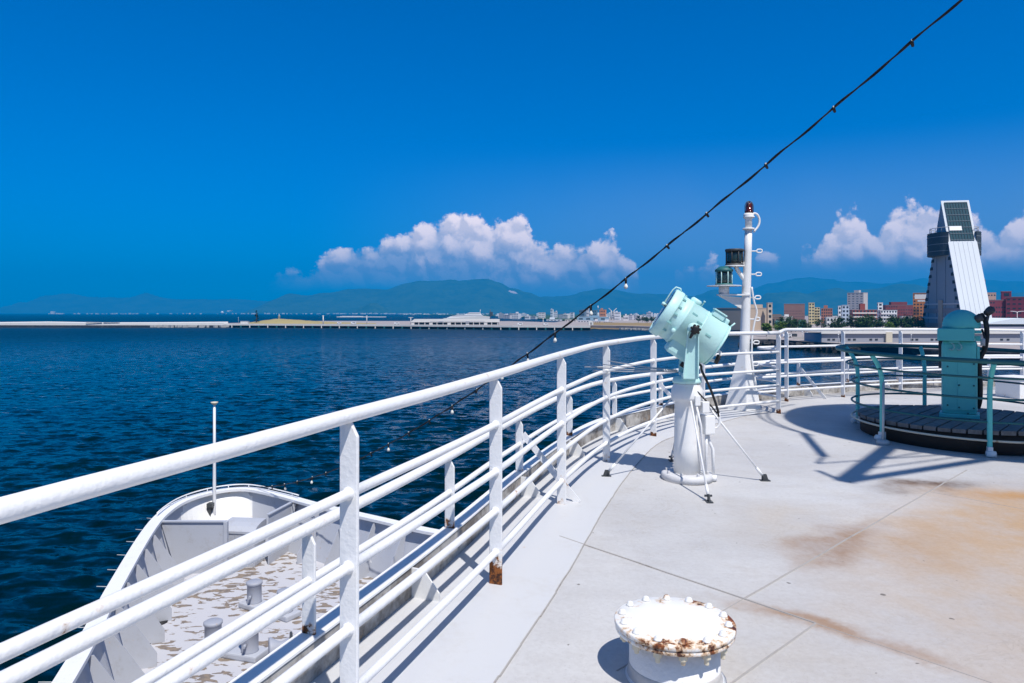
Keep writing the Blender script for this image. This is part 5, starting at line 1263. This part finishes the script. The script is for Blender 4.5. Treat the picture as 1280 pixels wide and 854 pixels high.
# white warehouse on the quay
d = 268; t = thing('warehouse', gp(1130, d, 3), 'long white-roofed grey quay warehouse behind the ship railing', 'warehouse')
xa, xb = gp(1027, d, 0).x, gp(1330, d - 6, 0).x
mb = MB(); mb.box(((xa + xb) / 2, d + 8, 4.6), (xb - xa, 16, 3.2)); mb.build('wall', facade((.33, .34, .38), .3), t)
def roof(a, b2, mbx):
    c_ = (a + b2) / 2; mbx.solid([Vector((a, d - .6, 6.2)), Vector((b2, d - .6, 6.2)), Vector((b2, d - .6, 7.0)), Vector((a, d - .6, 7.0))], (0, .5, 0))
    mbx.solid([Vector((a, d + 8, 6.9)), Vector((b2, d + 8, 6.9)), Vector((b2 - (b2 - a) * .12, d + 8, 7.7)), Vector((a + (b2 - a) * .12, d + 8, 7.7))], (0, 15.6, 0))
for a, b2 in ((xa - .5, gp(1049, d, 0).x), (gp(1049, d, 0).x, gp(1110, d, 0).x), (gp(1110, d, 0).x, xb)):
    mb = MB(); roof(a, b2 - .06, mb); mb.build('roof', 'concrete_white', t)
mb = MB(); mb.box((gp(1110, d, 0).x, d - .45, 4.9), (2.3, 1.0, 3.8)); mb.build('porch', 'cream', t)
for px in (1061.5, 1068, 1088.5, 1095.5, 1140, 1146, 1165, 1171, 1252, 1260): mb = MB(); mb.box((gp(px, d, 0).x, d - .03, 4.0), (1.0, .14, .65)); mb.build('window', 'window_glass', t)
for px in (1036, 1042): mb = MB(); mb.box((gp(px, d, 0).x, d - .03, 4.0), (1.0, .14, .65)); mb.build('window', 'window_glass', t)
mb = MB(); mb.box((gp(1051.5, d, 0).x, d - .03, 4.3), (.8, .14, 2.2)); mb.build('door', 'dark_rock', t)
d = 335; t = thing('hall', gp(1270, d, 3), 'pale hall with a low white domed roof behind the quay warehouse', 'hall'); xa, xb = gp(1233, d, 0).x, gp(1330, d, 0).x
mb = MB(); mb.box(((xa + xb) / 2, d + 12, 5.6), (xb - xa, 24, 6.4)); mb.build('wall', facade((.40, .40, .46), .25), t)
mb = MB(); mb.box(((xa + xb) / 2, d - .04, 8.1), (xb - xa - .5, .2, .8)); mb.build('window_strip', 'window_glass', t)
mb = MB(); k = 20; pr = [Vector((xa - .6 + (xb - xa + 1.2) * i / k, d + 12, 8.85 + 2.6 * math.sin(math.pi * i / k))) for i in range(k + 1)]; mb.solid([Vector((xa - .6, d + 12, 8.7))] + pr + [Vector((xb + .6, d + 12, 8.7))], (0, 25.5, 0)); mb.build('roof', facade((.66, .72, .76), .1), t)

# triangular landmark tower
d = 398.0; ux = Vector((-.165, -.986, 0)); vx = Vector((.986, -.165, 0)); W_, Ln, HT = 29.0, 13.6, 75.2
ap = P(1176.5, 253, d); c0 = Vector((ap.x, ap.y, 0)) + vx * (Ln / 2)
t = thing('triangular_tower', (c0.x, c0.y, 3), 'tall grey triangular landmark tower with a glass top and a dark ring', 'tower')
def T(u_, v_, z): return c0 + ux * u_ + vx * v_ + Vector((0, 0, z))
mb = MB(); A_ = [T(-W_, -Ln / 2, 3), T(W_, -Ln / 2, 3), T(.2, -Ln / 2, HT), T(-.2, -Ln / 2, HT)]; mb.solid([q + vx * Ln / 2 for q in A_], vx * Ln); mb.build('body', facade((.28, .32, .37), .3), t)
sl = (T(W_, 0, 3) - T(0, 0, HT)).normalized(); nrm = vx.cross(sl); nrm = nrm if nrm.z > 0 else -nrm
def S(z, v_, out): f = (HT - z) / (HT - 3); return T(W_ * f, v_, z) + nrm * out
mb = MB(); mb.solid([S(3.2, -Ln / 2 - .3, .25), S(3.2, Ln / 2 + .3, .25), S(HT + .4, Ln / 2 + .3, .25), S(HT + .4, -Ln / 2 - .3, .25)], nrm * .5); mb.build('sloping_wall', facade((.66, .70, .73), .12), t)
zg0, zg1 = 52.5, 74.2
mb = MB(); mb.solid([S(zg0, -Ln / 2 + 1.1, .62), S(zg0, Ln / 2 - 1.1, .62), S(zg1, Ln / 2 - 1.1, .62), S(zg1, -Ln / 2 + 1.1, .62)], nrm * .2); mb.build('glass_front', 'tower_glass', t)
for k in range(7):
    z = zg0 + .2 + (zg1 - zg0 - .4) * k / 6; mb = MB(); mb.solid([S(z, -Ln / 2 + 1.1, .8), S(z, Ln / 2 - 1.1, .8), S(z + .45, Ln / 2 - 1.1, .8), S(z + .45, -Ln / 2 + 1.1, .8)], nrm * .3); mb.build('floor_band', facade((.10, .13, .15), .2), t)
mb = MB(); mb.solid([S(58.2, -Ln / 2 + 1.2, .9), S(58.2, .6, .9), S(60.6, .6, .9), S(60.6, -Ln / 2 + 1.2, .9)], nrm * .3); mb.build('white_panel', 'white', t)
for k in range(9):
    v_ = -Ln / 2 + 1.1 + (Ln - 2.2) * k / 8; mb = MB(); mb.solid([S(zg0, v_ - .1, .86), S(zg0, v_ + .1, .86), S(zg1, v_ + .1, .86), S(zg1, v_ - .1, .86)], nrm * .22); mb.build('mullion', facade((.05, .07, .08), .2), t)
for k in range(1, 6):
    v_ = -Ln / 2 + Ln * k / 6; mb = MB(); mb.solid([S(4, v_ - .1, .53), S(4, v_ + .1, .53), S(zg0 - .6, v_ + .1, .53), S(zg0 - .6, v_ - .1, .53)], nrm * .12); mb.build('panel_joint', facade((.5, .53, .56), .2), t)
# observation ring, cut by the body on either side
for sgn in (-1, 1):
    mb = MB(); poly = []; rr_ = 12.8; a0 = math.asin((Ln / 2 + .05) / rr_)
    for i in range(19):
        a = a0 + (math.pi - 2 * a0) * i / 18; q = c0 + ux * (rr_ * math.cos(a) - 1.0) + vx * sgn * rr_ * math.sin(a); poly.append((q.x, q.y))
    mb.prism(poly, 45.2, 57.8); rg = mb.build('observation_ring', facade((.035, .05, .065), .2), t)
    mb = MB()
    for z in (47.5, 51.3, 55.2):
        pp = [(c0 + ux * ((rr_ + .06) * math.cos(a) - 1.0) + vx * sgn * (rr_ + .06) * math.sin(a)) for a in [a0 + (math.pi - 2 * a0) * i / 18 for i in range(19)]]
        mb.sweep_rect([[Vector((q.x, q.y, z)), Vector((q.x, q.y, z + .35)), Vector((q.x * .9999, q.y + .1, z + .35)), Vector((q.x * .9999, q.y + .1, z))] for q in pp], None)
    mb.build('ring_band', facade((.16, .19, .22), .2), rg, origin=WL[t.name])
    mb = MB(); pp = [(c0 + ux * (11.5 * math.cos(a) - 1.0) + vx * sgn * 11.5 * math.sin(a)) for a in [a0 + (math.pi - 2 * a0) * i / 18 for i in range(19)]]; mb.tube([Vector((q.x, q.y, 60.5)) for q in pp], .18, 6)
    for q in pp[::3]: mb.tube([Vector((q.x, q.y, 57.8)), Vector((q.x, q.y, 60.5))], .15, 6)
    mb.build('roof_railing', 'galv', t)
# gable face: ribs, recesses along both edges, base bands
for k in range(1, 5):
    u_ = -1 + 2 * k / 5; mb = MB(); zt = 3 + (HT - 3) * (1 - abs(u_)) * .98; mb.solid([T(u_ * W_ - .15, -Ln / 2 - .12, 3), T(u_ * W_ + .15, -Ln / 2 - .12, 3), T(u_ * W_ + .15, -Ln / 2 - .12, min(zt, 44.5)), T(u_ * W_ - .15, -Ln / 2 - .12, min(zt, 44.5))], vx * .2); mb.build('gable_rib', facade((.20, .24, .29), .2), t)
for sgn in (-1, 1):
    for k in range(9):
        z = 8 + k * 4.3; f = (HT - z) / (HT - 3); e = sgn * W_ * f
        mb = MB(); mb.solid([T(e - sgn * .1, -Ln / 2 - .15, z), T(e - sgn * 3.6, -Ln / 2 - .15, z), T(e - sgn * 3.6, -Ln / 2 - .15, z + 1.7), T(e - sgn * .9, -Ln / 2 - .15, z + 1.7)], vx * .3); mb.build('recess', facade((.02, .025, .035), .1), t)
for z, h_, cc_ in ((5, 3.2, (.30, .25, .24)), (10.5, 1.0, (.50, .48, .48)), (14, 2.4, (.26, .24, .26)), (18.4, .8, (.5, .5, .52))):
    f = (HT - z - h_) / (HT - 3); mb = MB(); mb.solid([T(-W_ * f, -Ln / 2 - .22, z), T(W_ * f, -Ln / 2 - .22, z), T(W_ * f, -Ln / 2 - .22, z + h_), T(-W_ * f, -Ln / 2 - .22, z + h_)], vx * .25); mb.build('base_band', facade(cc_, .2), t)
mb = MB(); mb.solid([T(-2.6, -Ln / 2 - .4, 3), T(2.6, -Ln / 2 - .4, 3), T(2.6, -Ln / 2 - .4, 21), T(-2.6, -Ln / 2 - .4, 21)], vx * .4); mb.build('entrance_bay', facade((.46, .36, .28), .2), t)

# ------------------------------------------------------------------ trees
def tree_meshes(name, h, r_, leaf, nleaf, seed, conifer=False):
    rg = random.Random(seed)
    mt = MB(); mt.tube([(0, 0, 0), (.1, 0, h * .4), (0, .1, h * .75)], [h * .035, h * .025, h * .01], 8)
    for k in range(5):
        a = rg.random() * 6.28; z = h * rg.uniform(.3, .6); mt.tube([(0, 0, z), (math.cos(a) * r_ * .6, math.sin(a) * r_ * .6, z + h * .2)], [h * .012, h * .005], 6)
    mc = MB()
    clumps = []
    for k in range(18):
        a = rg.random() * 6.28; s = rg.random() ** .5
        if conifer: z = h * rg.uniform(.12, 1.0); rad = r_ * (1.05 - z / h) * 1.0; clumps.append((Vector((math.cos(a) * rad * s, math.sin(a) * rad * s, z)), rad * .5 + .15))
        else: z = h * rg.uniform(.38, .92); rad = r_ * math.sqrt(max(.05, 1 - ((z - h * .6) / (h * .42)) ** 2)); clumps.append((Vector((math.cos(a) * rad * s * .8, math.sin(a) * rad * s * .8, z)), r_ * rg.uniform(.22, .42)))
    for k in range(nleaf):
        c_, cr = rg.choice(clumps); q = c_ + Vector((rg.gauss(0, 1), rg.gauss(0, 1), rg.gauss(0, .8))) * cr * .55; s = rg.uniform(.18, .42)
        m3 = Matrix.Rotation(rg.random() * 6.28, 3, 'Z') @ Matrix.Rotation(rg.uniform(-1.0, 1.0), 3, 'X')
        mc.quad([q + m3 @ Vector(v) * s for v in ((-1, -.7, 0), (1, -.6, .1), (.8, .7, 0), (-.9, .6, .12))])
    return mt, mc
def make_tree(name, loc, h, r_, leaf, label, seed, nleaf=900, conifer=False, group=None):
    t = thing(name, (0, 0, 0), label, 'tree', group); mt, mc = tree_meshes(name, h, r_, leaf, nleaf, seed, conifer)
    mt.build('trunk', 'bark', t); mc.build('crown', leaf, t); t.location = Vector(loc); WL[t.name] = Vector(loc); return t
row = []
LAB = 'dark green round tree in the row behind the quay warehouse'
protos = [make_tree('leafy_tree', gp(1050, 420, 3), 8.0, 3.6, 'leaf_dark', LAB, 11, group='trees behind the warehouse'),
          make_tree('leafy_tree', gp(1064, 425, 3), 8.6, 4.0, 'leaf_dark', LAB, 12, group='trees behind the warehouse'),
          make_tree('leafy_tree', gp(1079, 415, 3), 7.6, 4.2, 'leaf_dark', LAB, 13, group='trees behind the warehouse')]
for i in range(26):
    px = 1046 + rnd.random() * 112; o = copy_tree(protos[i % 3], gp(px, rnd.uniform(395, 450), 3)); o.rotation_euler = (0, 0, rnd.random() * 6); s = rnd.uniform(.82, 1.12); o.scale = (s, s, s)
LAB2 = 'dark tree in the clump between the beige hall and the warehouse'
for i in range(15):
    px = 968 + rnd.random() * 74; o = copy_tree(protos[i % 3], gp(px, rnd.uniform(400, 450), 3), LAB2); o['group'] = 'trees below the brown block'; o.rotation_euler = (0, 0, rnd.random() * 6); s = rnd.uniform(.6, 1.0); o.scale = (s, s, s)
make_tree('leafy_tree', gp(975, 380, 3), 6.0, 3.4, 'leaf_light', 'bright yellow-green bushy tree in front of the teal-roofed hall', 21)
make_tree('leafy_tree', gp(958, 330, 3), 6.3, 2.3, 'leaf_light', 'small light green tree in front of the beige hall by the lamp mast', 22)
make_tree('leafy_tree', gp(1112, 385, 3), 5.8, 3.4, 'leaf_light', 'lighter green tree in front of the stepped white building', 23)
make_tree('leafy_tree', gp(907, 430, 3), 7.0, 2.6, 'leaf_dark', 'dark bush beside the shaded side of the beige hall', 24)
make_tree('conifer', gp(320.5, 700, 3.5), 14.5, 2.2, 'leaf_conifer', 'dark slender conifer at the left end of the yellow mound', 25, 700, True)
for i in range(9):
    px = 797 + rnd.random() * 26; o = copy_tree(protos[i % 3], gp(px, rnd.uniform(760, 860), 3), 'dark tree in the clump at the right end of the brown grass'); o['group'] = 'trees by the brown grass'; s = rnd.uniform(.6, .9); o.scale = (s, s, s)

# quay furniture
for px, d, lab in ((1009, 290, 'white lamp post on the quay between the two railing sections'), (1048, 262, 'white lamp post by the left end of the warehouse'), (1139, 258, 'white globe lamp in front of the warehouse wall'), (1003, 300, 'grey pole on the quay in front of the dark trees')):
    t = thing('quay_lamp', gp(px, d, 3), lab, 'lamp post'); mb = MB(); mb.tube([gp(px, d, 3), gp(px, d, 5.9)], .07, 8); mb.build('pole', 'galv', t)
    mb = MB(); mb.lathe([(0, -.2), (.22, -.12), (.26, .05), (.15, .22), (0, .25)], gp(px, d, 6.0), seg=14); mb.build('lamp_globe', 'white', t)
def street_lamp(px, d, ztop, lab):
    t = thing('street_lamp', gp(px, d, 3), lab, 'street lamp'); q = gp(px, d, ztop); mb = MB(); mb.tube([gp(px, d, 3), q], .13, 8); mb.build('pole', 'galv', t)
    for s in (-1, 1): mb = MB(); mb.tube(crom([q - Vector((0, 0, .5)), q + Vector((s * .6, 0, .1)), q + Vector((s * 2.4, 0, .3))], 4), .09, 8); mb.box(q + Vector((s * 2.6, 0, .32)), (1.2, .35, .16)); mb.build('lamp_arm', 'white', t)
street_lamp(1271.5, 345, 14.4, 'double-armed white street lamp in front of the maroon complex')
street_lamp(1231, 350, 14.6, 'double-armed street lamp just right of the pedestal dome')
for i, (px, d, cl_, lab) in enumerate(((983, 318, 'white', 'white car parked on the quay near the two railing posts'), (990, 322, 'dark_steel', 'dark car parked on the quay beside the white one'), (1015, 296, 'white', 'white car on the quay left of the lamp post near the warehouse'))):
    blob(px, d, 4.0, 1.3, lab, 'car', cl_, 'parked_car', 3.0)
for px, d in ((966, 305), (1000, 298), (1024, 290)):
    q = gp(px, d, 3); mb = MB(); mb.box(q + Vector((0, 0, .55)), (5.5, .15, 1.1)); tag(mb.build('fence_panel', 'concrete', None, origin=q), {966: 'leftmost pale fence panel along the quay edge', 1000: 'middle pale fence panel along the quay edge', 1024: 'pale fence panel along the quay edge nearest the warehouse'}[px], 'fence')

# ------------------------------------------------------------------ render settings
scene.render.engine = 'CYCLES'
vs_ = scene.view_settings; vs_.view_transform = 'Standard'; vs_.look = 'None'; vs_.exposure = 0.15; vs_.gamma = 1.0; vs_.use_curve_mapping = False
cy = scene.cycles; cy.max_bounces = 8; cy.diffuse_bounces = 3; cy.glossy_bounces = 3; cy.transmission_bounces = 6; cy.volume_bounces = 0
w.cycles.sampling_method = 'NONE'; cy.use_denoising = True; cy.caustics_reflective = False; cy.caustics_refractive = False
